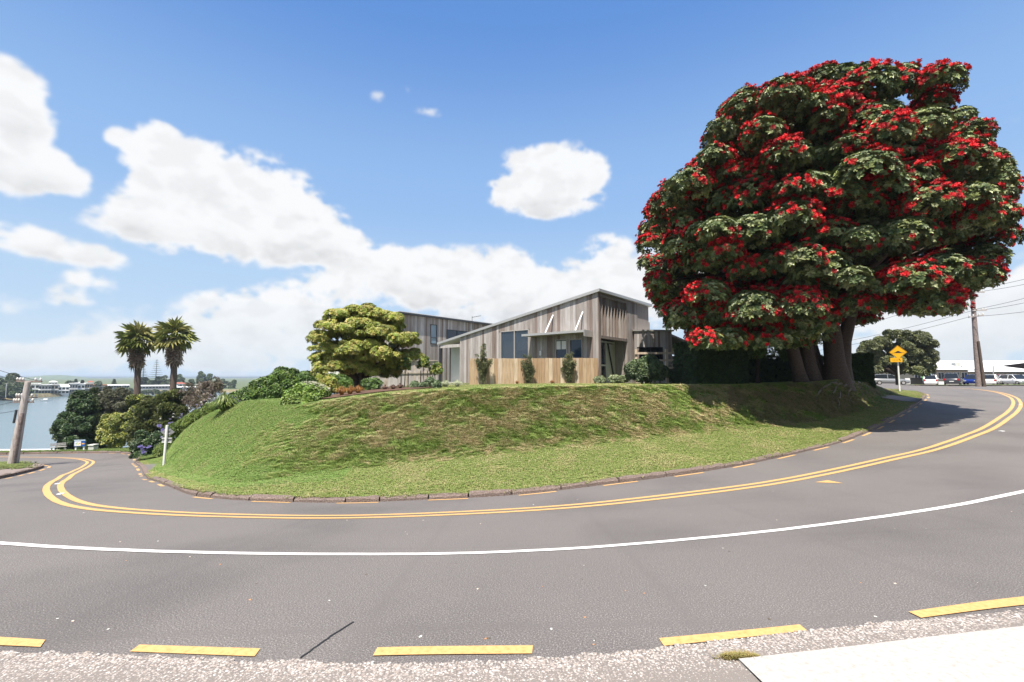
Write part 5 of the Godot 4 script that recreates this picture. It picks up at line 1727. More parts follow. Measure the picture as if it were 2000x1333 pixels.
	for q in [[1890, 568, 2250, 470], [1921, 569, 2250, 486], [1903, 605, 2250, 500], [1925, 605, 2250, 520], [1895, 619, 2250, 560]]: wire("overhead_wire", "thin overhead wire running off from the tall utility pole", P(q[0], q[1], d), P(q[2], q[3], d * 0.75), 0.5, 0.022, "wires of the tall utility pole")
	for q in [[1890, 569, 1500, 680], [1900, 607, 1500, 690], [1895, 619, 1500, 697]]: wire("overhead_wire", "thin overhead wire passing behind the flowering tree", P(q[0], q[1], d), P(q[2], q[3], d * 1.5), 0.7, 0.022, "wires behind the flowering tree")

func wire(called: String, label: String, a: Vector3, b: Vector3, sag: float, r: float, group: String) -> void:
	var pts := []
	var rr := []
	for i in 13:
		var t := i / 12.0
		pts.append(a.lerp(b, t) + Vector3.DOWN * sag * 4 * t * (1 - t) - a)
		rr.append(r)
	var st := begin()
	tube(st, pts, rr, 5)
	var o := part(st, numbered(called), M.wire, self)
	o.position = a
	tag(o, label, "cable", group)

func hump(x: float) -> float:
	return -0.02 + 0.27 * exp(-pow(x / 0.3, 2.0) * 1.2) - 0.06

func diamond(st: SurfaceTool, w: float, t: float, z: float, squash := 1.0) -> void:
	var c := [Vector3(0, w * squash, z), Vector3(w, 0, z), Vector3(0, -w * squash, z), Vector3(-w, 0, z)]
	var e := Vector3(0, 0, t)
	quad(st, c[0] + e, c[1] + e, c[2] + e, c[3] + e)
	quad(st, c[3], c[2], c[1], c[0])
	for i in 4: quad(st, c[i], c[(i + 1) % 4], c[(i + 1) % 4] + e, c[i] + e)

func diamond_edge(st: SurfaceTool, w: float, v: float, z: float) -> void:
	var dirs := [Vector3(0, 1, 0), Vector3(1, 0, 0), Vector3(0, -1, 0), Vector3(-1, 0, 0)]
	for i in 4:
		var a: Vector3 = dirs[i]
		var b: Vector3 = dirs[(i + 1) % 4]
		var e := Vector3(0, 0, z)
		quad(st, a * w + e, b * w + e, b * v + e, a * v + e)

# ---------------------------------------------------------------- trees of the lower park and the palms
func lobes_in(poly: Array, d: float, depth: float, n: int, r0: float, r1: float, flat := 0.75) -> Array:     # lobes spread through the volume that an outline and a depth enclose
	var shape := PackedVector2Array()
	var lo := Vector2(1e9, 1e9)
	var hi := -lo
	for p in poly:
		shape.append(Vector2(p[0], p[1]))
		lo = lo.min(shape[-1])
		hi = hi.max(shape[-1])
	var out := []
	var tries := 0
	while out.size() < n and tries < 6000:
		tries += 1
		var u := rng.randf_range(lo.x, hi.x)
		var v := rng.randf_range(lo.y, hi.y)
		var r := rng.randf_range(r0, r1)
		var k := r * F / d * 0.9
		if not (inside(u - k, v, shape) and inside(u + k, v, shape) and inside(u, v - k * flat, shape) and inside(u, v + k * flat * 0.6, shape)): continue
		var dd := d + depth * rng.randf_range(-1, 1) * 0.8
		out.append([P(u, v, dd), Vector3(r, r * flat, r)])
	return out

func outline_tree(called: String, label: String, category: String, base: Vector3, trunk: float, fork: float, lobes: Array, leaves: int, mesh: Mesh, colors: Array, group: String, size := 1.0, bark: Material = null, every := 2, upward := 0.35) -> Node3D:
	for l in lobes: l[0] -= base
	return tree(called, label, category, base, trunk, fork, lobes, leaves, mesh, colors, group, size, bark, upward, -0.7, every)

func park() -> void:
	var g := "trees of the lower park"
	var dark := [[0.025, 0.055, 0.018], [0.04, 0.08, 0.025], [0.07, 0.115, 0.035]]
	var mid := [[0.06, 0.09, 0.03], [0.09, 0.12, 0.045], [0.045, 0.07, 0.025]]
	var grey := [[0.12, 0.125, 0.08], [0.16, 0.165, 0.11], [0.08, 0.085, 0.05]]
	var lime := [[0.16, 0.2, 0.03], [0.26, 0.28, 0.05], [0.1, 0.14, 0.025], [0.34, 0.34, 0.09]]
	var olive := [[0.08, 0.1, 0.025], [0.12, 0.14, 0.035], [0.055, 0.075, 0.02]]
	outline_tree("broad_tree", "dark dense tree reaching down to the ground beside the bench", "tree", P(148, 882, 39.5), 0.14, 0.8, lobes_in([[103, 850], [112, 812], [135, 778], [160, 762], [180, 768], [184, 800], [182, 884], [150, 890], [112, 884]], 39.5, 1.3, 70, 0.25, 0.5), 6500, M.mid_leaf, dark, g, 1.5)
	outline_tree("broad_tree", "tall olive cypress like tree behind the information board", "tree", P(184, 881, 40.5), 0.13, 1.0, lobes_in([[160, 800], [172, 770], [184, 758], [198, 770], [206, 820], [202, 890], [165, 885]], 40.5, 1.0, 50, 0.25, 0.45, 0.9), 4500, M.fine_leaf, mid, g, 1.7)
	outline_tree("open_tree", "grey leaved open tree with pale branches and sky gaps", "tree", P(222, 881, 41), 0.12, 1.6, lobes_in([[182, 778], [204, 756], [240, 758], [266, 780], [264, 832], [232, 856], [198, 866], [184, 832]], 41, 1.3, 60, 0.22, 0.42), 2600, M.fine_leaf, grey, g, 1.5, M.pale_bark, 1)
	outline_tree("round_tree", "small round tree with yellow lime leaves on a bare trunk", "tree", P(222, 883, 37.5), 0.11, 1.0, lobes_in([[188, 836], [208, 808], [240, 804], [262, 818], [268, 852], [246, 870], [214, 878], [194, 862]], 37.5, 1.0, 50, 0.2, 0.4), 3600, M.mid_leaf, lime, g, 1.4)
	outline_tree("round_tree", "yellow green tree crown standing between the two palms", "tree", P(268, 868, 41), 0.12, 2.6, lobes_in([[232, 796], [256, 774], [286, 770], [306, 784], [290, 806], [255, 824]], 41, 1.0, 34, 0.2, 0.4), 2000, M.mid_leaf, lime + olive, g, 1.4)
	outline_tree("spreading_tree", "wide feathery olive tree below the palms beside the slope", "tree", P(300, 880, 33), 0.17, 1.5, lobes_in([[248, 834], [262, 798], [298, 774], [336, 762], [376, 768], [380, 802], [354, 832], [328, 866], [290, 886], [256, 874]], 33, 1.5, 90, 0.22, 0.48, 0.5), 6500, M.fine_leaf, olive, g, 1.6, M.bark, 2, 0.6)
	outline_tree("dark_bush", "dark bush with violet flower heads behind the sign post", "shrub", P(292, 893, 29), 0.05, 0.3, lobes_in([[252, 872], [272, 844], [322, 842], [330, 892], [296, 902], [258, 896]], 29, 0.9, 36, 0.22, 0.4), 2800, M.mid_leaf, dark, "", 1.1)
	var f := []
	for p in [[274, 873], [291, 874], [280, 884], [311, 833], [318, 841], [334, 828], [341, 838], [278, 876], [327, 836]]:
		f.append([Transform3D(facing(Vector3(0.2, 0.6, 0.8).normalized()).scaled_local(Vector3.ONE * 1.3), P(p[0], p[1], 27.4)), Color(0.2, 0.18, 0.5)])
	var blooms := thing("flower_heads", "violet hydrangea heads on the dark bush by the sign", "flowers", Vector3.ZERO)
	for q in f:
		var o := part(rosette(16, 0.11, 0.06, 0.9, 44), "flower_head", M.violet, blooms)
		o.transform = q[0]
	outline_tree("bare_shrub", "twiggy purplish shrub half bare above the slope plants", "shrub", P(392, 806, 32), 0.05, 0.4, lobes_in([[344, 772], [372, 742], [424, 738], [440, 766], [404, 796], [366, 808]], 32, 0.8, 34, 0.2, 0.4), 620, M.fine_leaf, [[0.2, 0.16, 0.14], [0.26, 0.22, 0.17], [0.15, 0.14, 0.09]], "", 1.3, M.pale_bark, 1)
	# fan palms
	fan_palm(P(262, 862, 45), P(269, 668, 45), "tall fan palm with a thin shaggy skirt over the olive trees")
	fan_palm(P(330, 858, 44), P(341, 661, 44), "tall fan palm with a fuller brown skirt of dead fronds")

func frond_mesh(length: float, droop: float, n: int, sd: int) -> ArrayMesh:     # a fan leaf: stalk along +Z, blades spread at its end
	var r := RandomNumberGenerator.new()
	r.seed = sd
	var st := begin()
	var hub := Vector3(0, 0, length * 0.45)
	quad(st, Vector3(-0.025, 0, 0), Vector3(-0.02, 0, hub.z), Vector3(0.02, 0, hub.z), Vector3(0.025, 0, 0))
	for i in n:
		var a := lerpf(-1.9, 1.9, (i + 0.5) / n)
		var dir := Vector3(sin(a), r.randf_range(-0.1, 0.16), cos(a))
		var l := length * 0.62 * (1.0 - 0.18 * absf(a) / 1.9) * r.randf_range(0.85, 1.1)
		var side := Vector3(cos(a), 0.25, -sin(a)) * length * 0.052
		var m := hub + dir * l * 0.55
		var tip := hub + dir * l + Vector3.DOWN * l * droop
		quad(st, hub, m - side, tip, m + side)
	st.generate_normals()
	return st.commit()

func fan_palm(base: Vector3, top: Vector3, label: String) -> void:
	var root := thing("fan_palm", label, "palm tree", base, 0, "fan palms of the lower park")
	var h := top - base
	var st := begin()
	var pts := []
	var rr := []
	for i in 22:
		var t := i / 21.0
		pts.append(h * t + Vector3(sin(t * 3.0) * 0.1, -0.3 * (1 - t), 0))
		rr.append((0.36 if i == 0 else 0.3 - 0.06 * t) * (1.0 + 0.07 * (i % 2)))
	tube(st, pts, rr, 10, 0.07)
	part(st, "trunk", M.palm_bark, root)
	var live := [frond_mesh(2.0, 0.3, 13, 1), frond_mesh(1.8, 0.45, 12, 2), frond_mesh(1.7, 0.55, 13, 3)]
	var dead := [frond_mesh(1.5, 0.15, 10, 4), frond_mesh(1.35, 0.2, 9, 5)]
	for i in 32:
		var a := i * 2.39996
		var lift := lerpf(1.5, -0.75, pow(i / 31.0, 0.8)) + rng.randf_range(-0.12, 0.12)
		var dir := Vector3(cos(a) * cos(lift), sin(lift), sin(a) * cos(lift))
		var o := part(live[i % 3], "frond", M.frond[rng.randi() % 3], root)
		var z := dir
		var x := Vector3.UP.cross(z).normalized()
		o.transform = Transform3D(Basis(x, z.cross(x), z) * Basis(Vector3(0, 0, 1), rng.randf_range(-0.4, 0.4)), h + Vector3.UP * 0.1)
	for i in 46:
		var a := i * 2.39996 + 1.0
		var lift := rng.randf_range(-1.45, -1.0)
		var dir := Vector3(cos(a) * cos(lift), sin(lift), sin(a) * cos(lift))
		var o := part(dead[i % 2], "dead_frond", M.dead_frond[rng.randi() % 2], root)
		var z := dir
		var x := Vector3.UP.cross(z).normalized()
		o.transform = Transform3D(Basis(x, z.cross(x), z), h + Vector3.DOWN * (0.25 + 1.3 * pow(rng.randf(), 1.3)))

# ---------------------------------------------------------------- across the harbour
func facade(called: String, label: String, u0: float, u1: float, v0: float, v1: float, d: float, wall: Material, roof: Material, floors: int, bays: int, group: String, pitched := 0.0) -> void:
	var um := (u0 + u1) / 2
	var base := P(um, v1, d)
	var th := atan((um - 1000.0) / F)
	var o := thing(called, label, "building", base, -th, group)
	var w := (u1 - u0) * d / F * cos(th) * 1.02
	var h := (v1 - v0) * d / F
	box_part("wall", Vector3(-w / 2, -2.5, -10), Vector3(w / 2, h * (1.0 if pitched == 0 else 0.75), 0), wall, o)
	if pitched > 0:
		var st := begin()
		var e := h * 0.74
		quad(st, Vector3(-w / 2 - 0.4, e, 0.6), Vector3(-w / 2 + w * pitched, h, -5), Vector3(w / 2 - w * pitched, h, -5), Vector3(w / 2 + 0.4, e, 0.6))
		quad(st, Vector3(w / 2 + 0.4, e, -10.6), Vector3(w / 2 - w * pitched, h, -5), Vector3(-w / 2 + w * pitched, h, -5), Vector3(-w / 2 - 0.4, e, -10.6))
		tri(st, Vector3(-w / 2 - 0.4, e, -10.6), Vector3(-w / 2 + w * pitched, h, -5), Vector3(-w / 2 - 0.4, e, 0.6))
		tri(st, Vector3(w / 2 + 0.4, e, 0.6), Vector3(w / 2 - w * pitched, h, -5), Vector3(w / 2 + 0.4, e, -10.6))
		part(st, "roof", roof, o)
	else:
		box_part("roof", Vector3(-w / 2 - 0.5, h, -10.5), Vector3(w / 2 + 0.5, h + 0.35, 1.0), roof, o)
	var fh := h * (0.95 if pitched == 0 else 0.72) / floors
	for k in floors:
		for b in bays:
			var x0 := -w / 2 + w * (b + 0.14) / bays
			var x1 := -w / 2 + w * (b + 0.86) / bays
			box_part("window", Vector3(x0, fh * (k + 0.25), 0.0), Vector3(x1, fh * (k + 0.78), 0.08), M.dark_glass, o)
		if floors > 1 and k == 0: box_part("verandah", Vector3(-w / 2 - 0.2, fh * 0.92, 0.09), Vector3(w / 2 + 0.2, fh * 1.06, 2.2), roof, o)

func harbour() -> void:
	var g := "waterfront buildings across the harbour"
	var cream := plain(0.52, 0.46, 0.36, 0.8)
	var tan := plain(0.42, 0.33, 0.22, 0.8)
	var rust := plain(0.4, 0.13, 0.05, 0.8)
	var grey := plain(0.36, 0.37, 0.38, 0.8)
	var red := plain(0.36, 0.1, 0.07, 0.8)
	var blue := plain(0.06, 0.2, 0.5, 0.6)
	for q in [[58, 76, 750.5, 770, 292, M.white, M.white, 2, 2, "white gabled waterfront shop beside the shore trees", 0.0], [74, 98, 752.5, 770.5, 294, grey, M.white, 2, 4, "long two storey waterfront shop with wide dark windows", 0.0], [98, 112, 752, 770.5, 300, cream, M.white, 2, 2, "narrow cream waterfront building with a yellow panel", 0.0], [112, 134, 751, 770, 304, M.white, M.white, 2, 3, "broad white waterfront building with a red dot sign", 0.12], [134, 150, 750, 769.5, 318, grey, M.white, 2, 3, "grey waterfront building with white fascia", 0.0], [150, 164, 751, 769, 324, M.white, M.white, 2, 2, "white waterfront building beside an open doorway", 0.0], [164, 178, 749.5, 768.5, 330, tan, M.white, 2, 3, "tan waterfront building with long white parapet", 0.0], [178, 206, 753, 768, 338, cream, rust, 1, 4, "low cream waterfront building with rust red end", 0.0]]:
		facade("waterfront_building", q[9], q[0], q[1], q[2], q[3], q[4], q[5], q[6], q[7], q[8], g, q[10])
	for q in [[95, 111, 744.5, 754, 345, M.white, M.white, 1, 3, "white roofed hall behind the waterfront shops", 0.25], [144, 164, 746.5, 754, 350, cream, M.white, 1, 3, "pale hall with long roof behind the shops", 0.2], [171, 181, 744.5, 753, 352, tan, red, 1, 2, "small house with a red roof behind the shops", 0.3], [206, 252, 751.5, 758.5, 350, grey, M.white, 1, 9, "long low shed with white roof near the first palm", 0.04], [272, 346, 752.5, 760, 360, grey, M.white, 1, 12, "very long low shed with pale roof between the palms", 0.03], [344, 424, 755, 761.5, 365, grey, M.white, 1, 12, "long low pale roof continuing past the second palm", 0.03], [266, 312, 758, 766, 372, M.white, blue, 1, 7, "blue and white boat shed at the water", 0.0], [336, 362, 747.5, 757, 380, M.white, red, 1, 4, "white house with a red roof among the shore trees", 0.25], [384, 404, 749.5, 757, 385, cream, M.white, 1, 3, "cream house with a white roof among the shore trees", 0.25]]:
		facade("shore_building", q[9], q[0], q[1], q[2], q[3], q[4], q[5], q[6], q[7], q[8], "buildings behind the waterfront", q[10])
	var leaf := rosette(8, 0.9, 0.5, 0.5, 51)
	var greens := [[0.035, 0.06, 0.022], [0.055, 0.085, 0.03], [0.08, 0.105, 0.04]]
	var gt := "trees along the far shore"
	for q in [[-60, 40, 738, 772, 250, "broad dark tree mass at the far shore", 46], [0, 62, 741, 773, 262, "dark tree with hanging branches beside the white shop", 40], [12, 36, 728, 746, 300, "tall dark crown rising over the shore trees", 16], [128, 143, 744, 752, 335, "round dark tree between the shop roofs", 8], [186, 197, 743, 752, 340, "small dark tree over the waterfront roofs", 8], [215, 262, 757, 768, 318, "shrubby trees at the shore before the long shed", 18], [262, 300, 738, 757, 375, "dark tree group behind the first palm", 22], [296, 342, 732, 757, 378, "large dark tree behind the second palm", 26], [340, 362, 731, 749, 390, "rounded tree beyond the red roofed house", 12], [362, 384, 740, 758, 390, "spreading green tree beside the cream house", 12], [380, 402, 722, 752, 400, "tall conifer on the far shore", 14], [398, 416, 725, 752, 404, "round topped tree beside the tall conifer", 14], [412, 470, 738, 760, 410, "low dark woodland edge beyond the hedge", 24], [250, 330, 760, 769, 325, "scrubby bushes along the far waterline", 18]]:
		var h: float = (q[3] - q[2])
		var lobes := lobes_in([[q[0], q[3]], [q[0] + 1, q[2] + h * 0.4], [lerpf(q[0], q[1], 0.3), q[2]], [lerpf(q[0], q[1], 0.65), q[2]], [q[1] - 1, q[2] + h * 0.4], [q[1], q[3] + 3]], q[4], 5, q[6], 1.1, 2.1, 0.8)
		if lobes.size() < 3:
			lobes = []
			for k in 6: lobes.append([P(rng.randf_range(q[0] + 3, q[1] - 3), rng.randf_range(q[2] + 3, q[3] - 1), q[4]), Vector3.ONE * 1.2])
		outline_tree("shore_tree", q[5], "tree", P((q[0] + q[1]) / 2, q[3] + 1, q[4]), 0.3, 1.5, lobes, 60 * q[6], leaf, greens, gt, 1.0, null, 3)
	for q in [[278, 716, 752, 372], [303, 703, 752, 376], [268, 726, 752, 385], [147, 741, 752, 350], [160, 743, 751, 350], [222, 741, 752, 360]]:
		var base := P(q[0], q[2], q[3])
		var high := P(q[0], q[1], q[3]).y - base.y
		var o := thing("norfolk_pine", ["tall layered pine between the palms", "tallest layered pine beside the second palm", "thin layered pine behind the first palm", "small dark pine over the shop roofs", "slim pine beside the red roofed house", "little pine above the long shed"][taken.get("norfolk_pine", -1) + 1], "tree", base, 0, "pines on the far shore")
		var st := begin()
		tube(st, [Vector3(0, -1, 0), Vector3(0, high, 0)], [0.4, 0.08], 6)
		part(st, "trunk", M.bark, o)
		var list := []
		for k in 11:
			var t := k / 10.0
			var r := high * 0.26 * (1.0 - t) + 0.4
			for b in 9:
				var a := b * TAU / 9 + k
				for s in 3: list.append([Transform3D(facing(Vector3(cos(a) * 0.3, 1, sin(a) * 0.3).normalized()).scaled_local(Vector3(1, 0.5, 1) * 0.75), Vector3(cos(a) * r * (s + 1) / 3, high * (0.16 + 0.82 * t), sin(a) * r * (s + 1) / 3)), hue(greens)])
		scatter("crown", leaf, M.leaf, list, o)
	var p := on_y(89, 784, SEA)
	var boat := thing("moored_boat", "small white boat moored on the harbour", "boat", p, 0.6)
	var st := begin()
	var ring := []
	for q in [[-2.2, 0.9, 0.75], [-1.0, 1.0, 0.75], [0.6, 0.95, 0.85], [1.6, 0.6, 1.0], [2.3, 0.02, 1.15]]: ring.append([Vector3(q[0], -0.2, -q[1] * 0.6), Vector3(q[0], q[2], -q[1]), Vector3(q[0], q[2], q[1]), Vector3(q[0], -0.2, q[1] * 0.6)])
	for i in 4:
		for k in 3: quad(st, ring[i][k], ring[i + 1][k], ring[i + 1][k + 1], ring[i][k + 1])
	quad(st, ring[0][0], ring[0][1], ring[0][2], ring[0][3])
	part(st, "hull", M.white, boat)
	box_part("cabin", Vector3(-0.9, 0.76, -0.6), Vector3(0.7, 1.4, 0.6), M.white, boat)
	box_part("windscreen", Vector3(0.71, 0.9, -0.55), Vector3(0.76, 1.35, 0.55), M.dark_glass, boat)
	# a lamp post and parked vehicles would be a few pixels here; only the post shows
	for q in [[11, 750, 773, 245], [39, 764, 772, 252], [236, 754, 766, 312]]:
		var base := P(q[0], q[2], q[3])
		var o := thing("street_lamp", ["grey lamp post before the shore trees", "short pale post on the far embankment", "pale lamp post beside the long shed"][taken.get("street_lamp", -1) + 1], "street lamp", base, 0, "posts on the far shore")
		st = begin()
		tube(st, [Vector3(0, -1, 0), P(q[0] + 1, q[1], q[3]) - base], [0.22, 0.16], 6)
		part(st, "post", M.steel, o)
		box_part("lamp_head", P(q[0] + 1, q[1], q[3]) - base + Vector3(-0.2, -0.1, -0.2), P(q[0] + 1, q[1], q[3]) - base + Vector3(0.9, 0.1, 0.2), M.steel, o)

# ---------------------------------------------------------------- car park
func car(label: String, at: Vector3, turn: float, paint: Material, kind: String) -> Node3D:      # forward is -z
	var o := thing("parked_car", label, "car", at, turn, "cars in the car park")
	var l := 4.3
	var w := 1.76
	var h := 1.47
	if kind == "suv": l = 4.6; w = 1.86; h = 1.72
	elif kind == "small": l = 3.8; w = 1.68; h = 1.5
	elif kind == "wagon": l = 4.6; w = 1.78; h = 1.5
	var belt := h * 0.6
	var hw := w / 2
	# lower body: stations front to back: z, bottom, top, half width
	var body := [[-l / 2, 0.34, belt * 0.62, hw * 0.72], [-l / 2 + 0.18, 0.24, belt * 0.78, hw * 0.9], [-l / 2 + 0.6, 0.2, belt * 0.88, hw * 0.97], [-l * 0.2, 0.2, belt * 0.98, hw], [l * 0.2, 0.2, belt, hw], [l / 2 - 0.35, 0.22, belt * 1.02, hw * 0.97], [l / 2 - 0.08, 0.28, belt * 0.95, hw * 0.92], [l / 2, 0.4, belt * 0.7, hw * 0.86]]
	var st := begin()
	var rings := []
	for s in body: rings.append([Vector3(-s[3] * 0.93, s[1], s[0]), Vector3(-s[3], lerpf(s[1], s[2], 0.45), s[0]), Vector3(-s[3] * 0.97, s[2] - 0.06, s[0]), Vector3(-s[3] * 0.86, s[2], s[0]), Vector3(s[3] * 0.86, s[2], s[0]), Vector3(s[3] * 0.97, s[2] - 0.06, s[0]), Vector3(s[3], lerpf(s[1], s[2], 0.45), s[0]), Vector3(s[3] * 0.93, s[1], s[0])])
	for i in rings.size() - 1:
		for k in 8: quad(st, rings[i][k], rings[i + 1][k], rings[i + 1][(k + 1) % 8], rings[i][(k + 1) % 8], 1)
	for e in [0, 7]:
		for k in 6:
			if e == 0: tri(st, rings[e][0], rings[e][k + 1], rings[e][k + 2])
			else: tri(st, rings[e][0], rings[e][k + 2], rings[e][k + 1])
	part(st, "body", paint, o)
	# greenhouse
	var tail := l / 2 - (0.12 if kind != "sedan" else 0.75)
	var g0 := -l * 0.24
	var roof0 := -l * 0.06
	var roof1 := tail - (0.42 if kind != "suv" else 0.3)
	var cab := [[g0, belt * 0.95, hw * 0.86], [roof0, h - 0.03, hw * 0.7], [(roof0 + roof1) / 2, h, hw * 0.72], [roof1, h - 0.04, hw * 0.69], [tail, belt * 0.98, hw * 0.82]]
	st = begin()
	for i in 4:
		var a = cab[i]
		var b = cab[i + 1]
		var ax := hw * 0.87
		for s in [-1.0, 1.0]:
			var q := [Vector3(s * ax, belt * 0.96, a[0]), Vector3(s * a[2], a[1], a[0]), Vector3(s * b[2], b[1], b[0]), Vector3(s * ax, belt * 0.96, b[0])]
			if s < 0: quad(st, q[3], q[2], q[1], q[0])
			else: quad(st, q[0], q[1], q[2], q[3])
		if i == 0 or i == 3: quad(st, Vector3(-a[2], a[1], a[0]), Vector3(-b[2], b[1], b[0]), Vector3(b[2], b[1], b[0]), Vector3(a[2], a[1], a[0]))
	part(st, "windows", M.dark_glass, o)
	st = begin()
	for i in [1, 2]:
		var a = cab[i]
		var b = cab[i + 1]
		var up := Vector3.UP * 0.02
		quad(st, Vector3(-a[2] - 0.02, a[1] - 0.05, a[0]) + up, Vector3(-b[2] - 0.02, b[1] - 0.05, b[0]) + up, Vector3(-b[2] + 0.08, b[1], b[0]) + up, Vector3(-a[2] + 0.08, a[1], a[0]) + up, 1)
		quad(st, Vector3(-a[2] + 0.08, a[1], a[0]) + up, Vector3(-b[2] + 0.08, b[1], b[0]) + up, Vector3(b[2] - 0.08, b[1], b[0]) + up, Vector3(a[2] - 0.08, a[1], a[0]) + up, 1)
		quad(st, Vector3(a[2] - 0.08, a[1], a[0]) + up, Vector3(b[2] - 0.08, b[1], b[0]) + up, Vector3(b[2] + 0.02, b[1] - 0.05, b[0]) + up, Vector3(a[2] + 0.02, a[1] - 0.05, a[0]) + up, 1)
	part(st, "roof_panel", paint, o)
	st = begin()
	for s in [-1.0, 1.0]:
		bar(st, Vector3(s * cab[0][2], cab[0][1], cab[0][0]), Vector3(s * cab[1][2], cab[1][1], cab[1][0]), 0.07)
		bar(st, Vector3(s * cab[3][2], cab[3][1], cab[3][0]), Vector3(s * cab[4][2], cab[4][1], cab[4][0]), 0.13)
		bar(st, Vector3(s * hw * 0.86, belt * 0.97, l * 0.07), Vector3(s * hw * 0.73, h - 0.03, l * 0.07), 0.08)
	part(st, "pillars", paint, o)
	for z in [-l * 0.31, l * 0.3]:
		for s in [-1.0, 1.0]:
			var wheel := Node3D.new()
			wheel.name = "wheel"
			o.add_child(wheel, true)
			wheel.position = Vector3(s * (hw - 0.09), 0.31, z)
			st = begin()
			tube(st, [Vector3(-0.1 * s, 0, 0), Vector3(0.1 * s, 0, 0)], [0.31, 0.31], 14)
			part(st, "tyre", M.rubber, wheel)
			st = begin()
			tube(st, [Vector3(0.09 * s, 0, 0), Vector3(0.115 * s, 0, 0)], [0.2, 0.19], 12)
			part(st, "rim", M.steel, wheel)
	for s in [-1.0, 1.0]:
		box_part("tail_light", Vector3(minf(s * hw * 0.62, s * hw * 0.92), belt * 0.7, l / 2 - 0.1), Vector3(maxf(s * hw * 0.62, s * hw * 0.92), belt * 0.92, l / 2 + 0.02), M.tail, o)
		box_part("headlight", Vector3(minf(s * hw * 0.5, s * hw * 0.86), belt * 0.58, -l / 2 - 0.02), Vector3(maxf(s * hw * 0.5, s * hw * 0.86), belt * 0.74, -l / 2 + 0.2), M.lamp_glass, o)
		box_part("mirror", Vector3(minf(s * hw * 0.95, s * (hw + 0.16)), belt * 1.0, g0 + 0.25), Vector3(maxf(s * hw * 0.95, s * (hw + 0.16)), belt * 1.13, g0 + 0.4), paint, o)
	box_part("bumper", Vector3(-hw * 0.84, 0.26, l / 2 - 0.05), Vector3(hw * 0.84, 0.42, l / 2 + 0.06), M.dark_frame if kind == "suv" else paint, o)
	box_part("number_plate", Vector3(-0.24, 0.5, l / 2 + 0.0), Vector3(0.24, 0.61, l / 2 + 0.025), M.white, o)
	return o

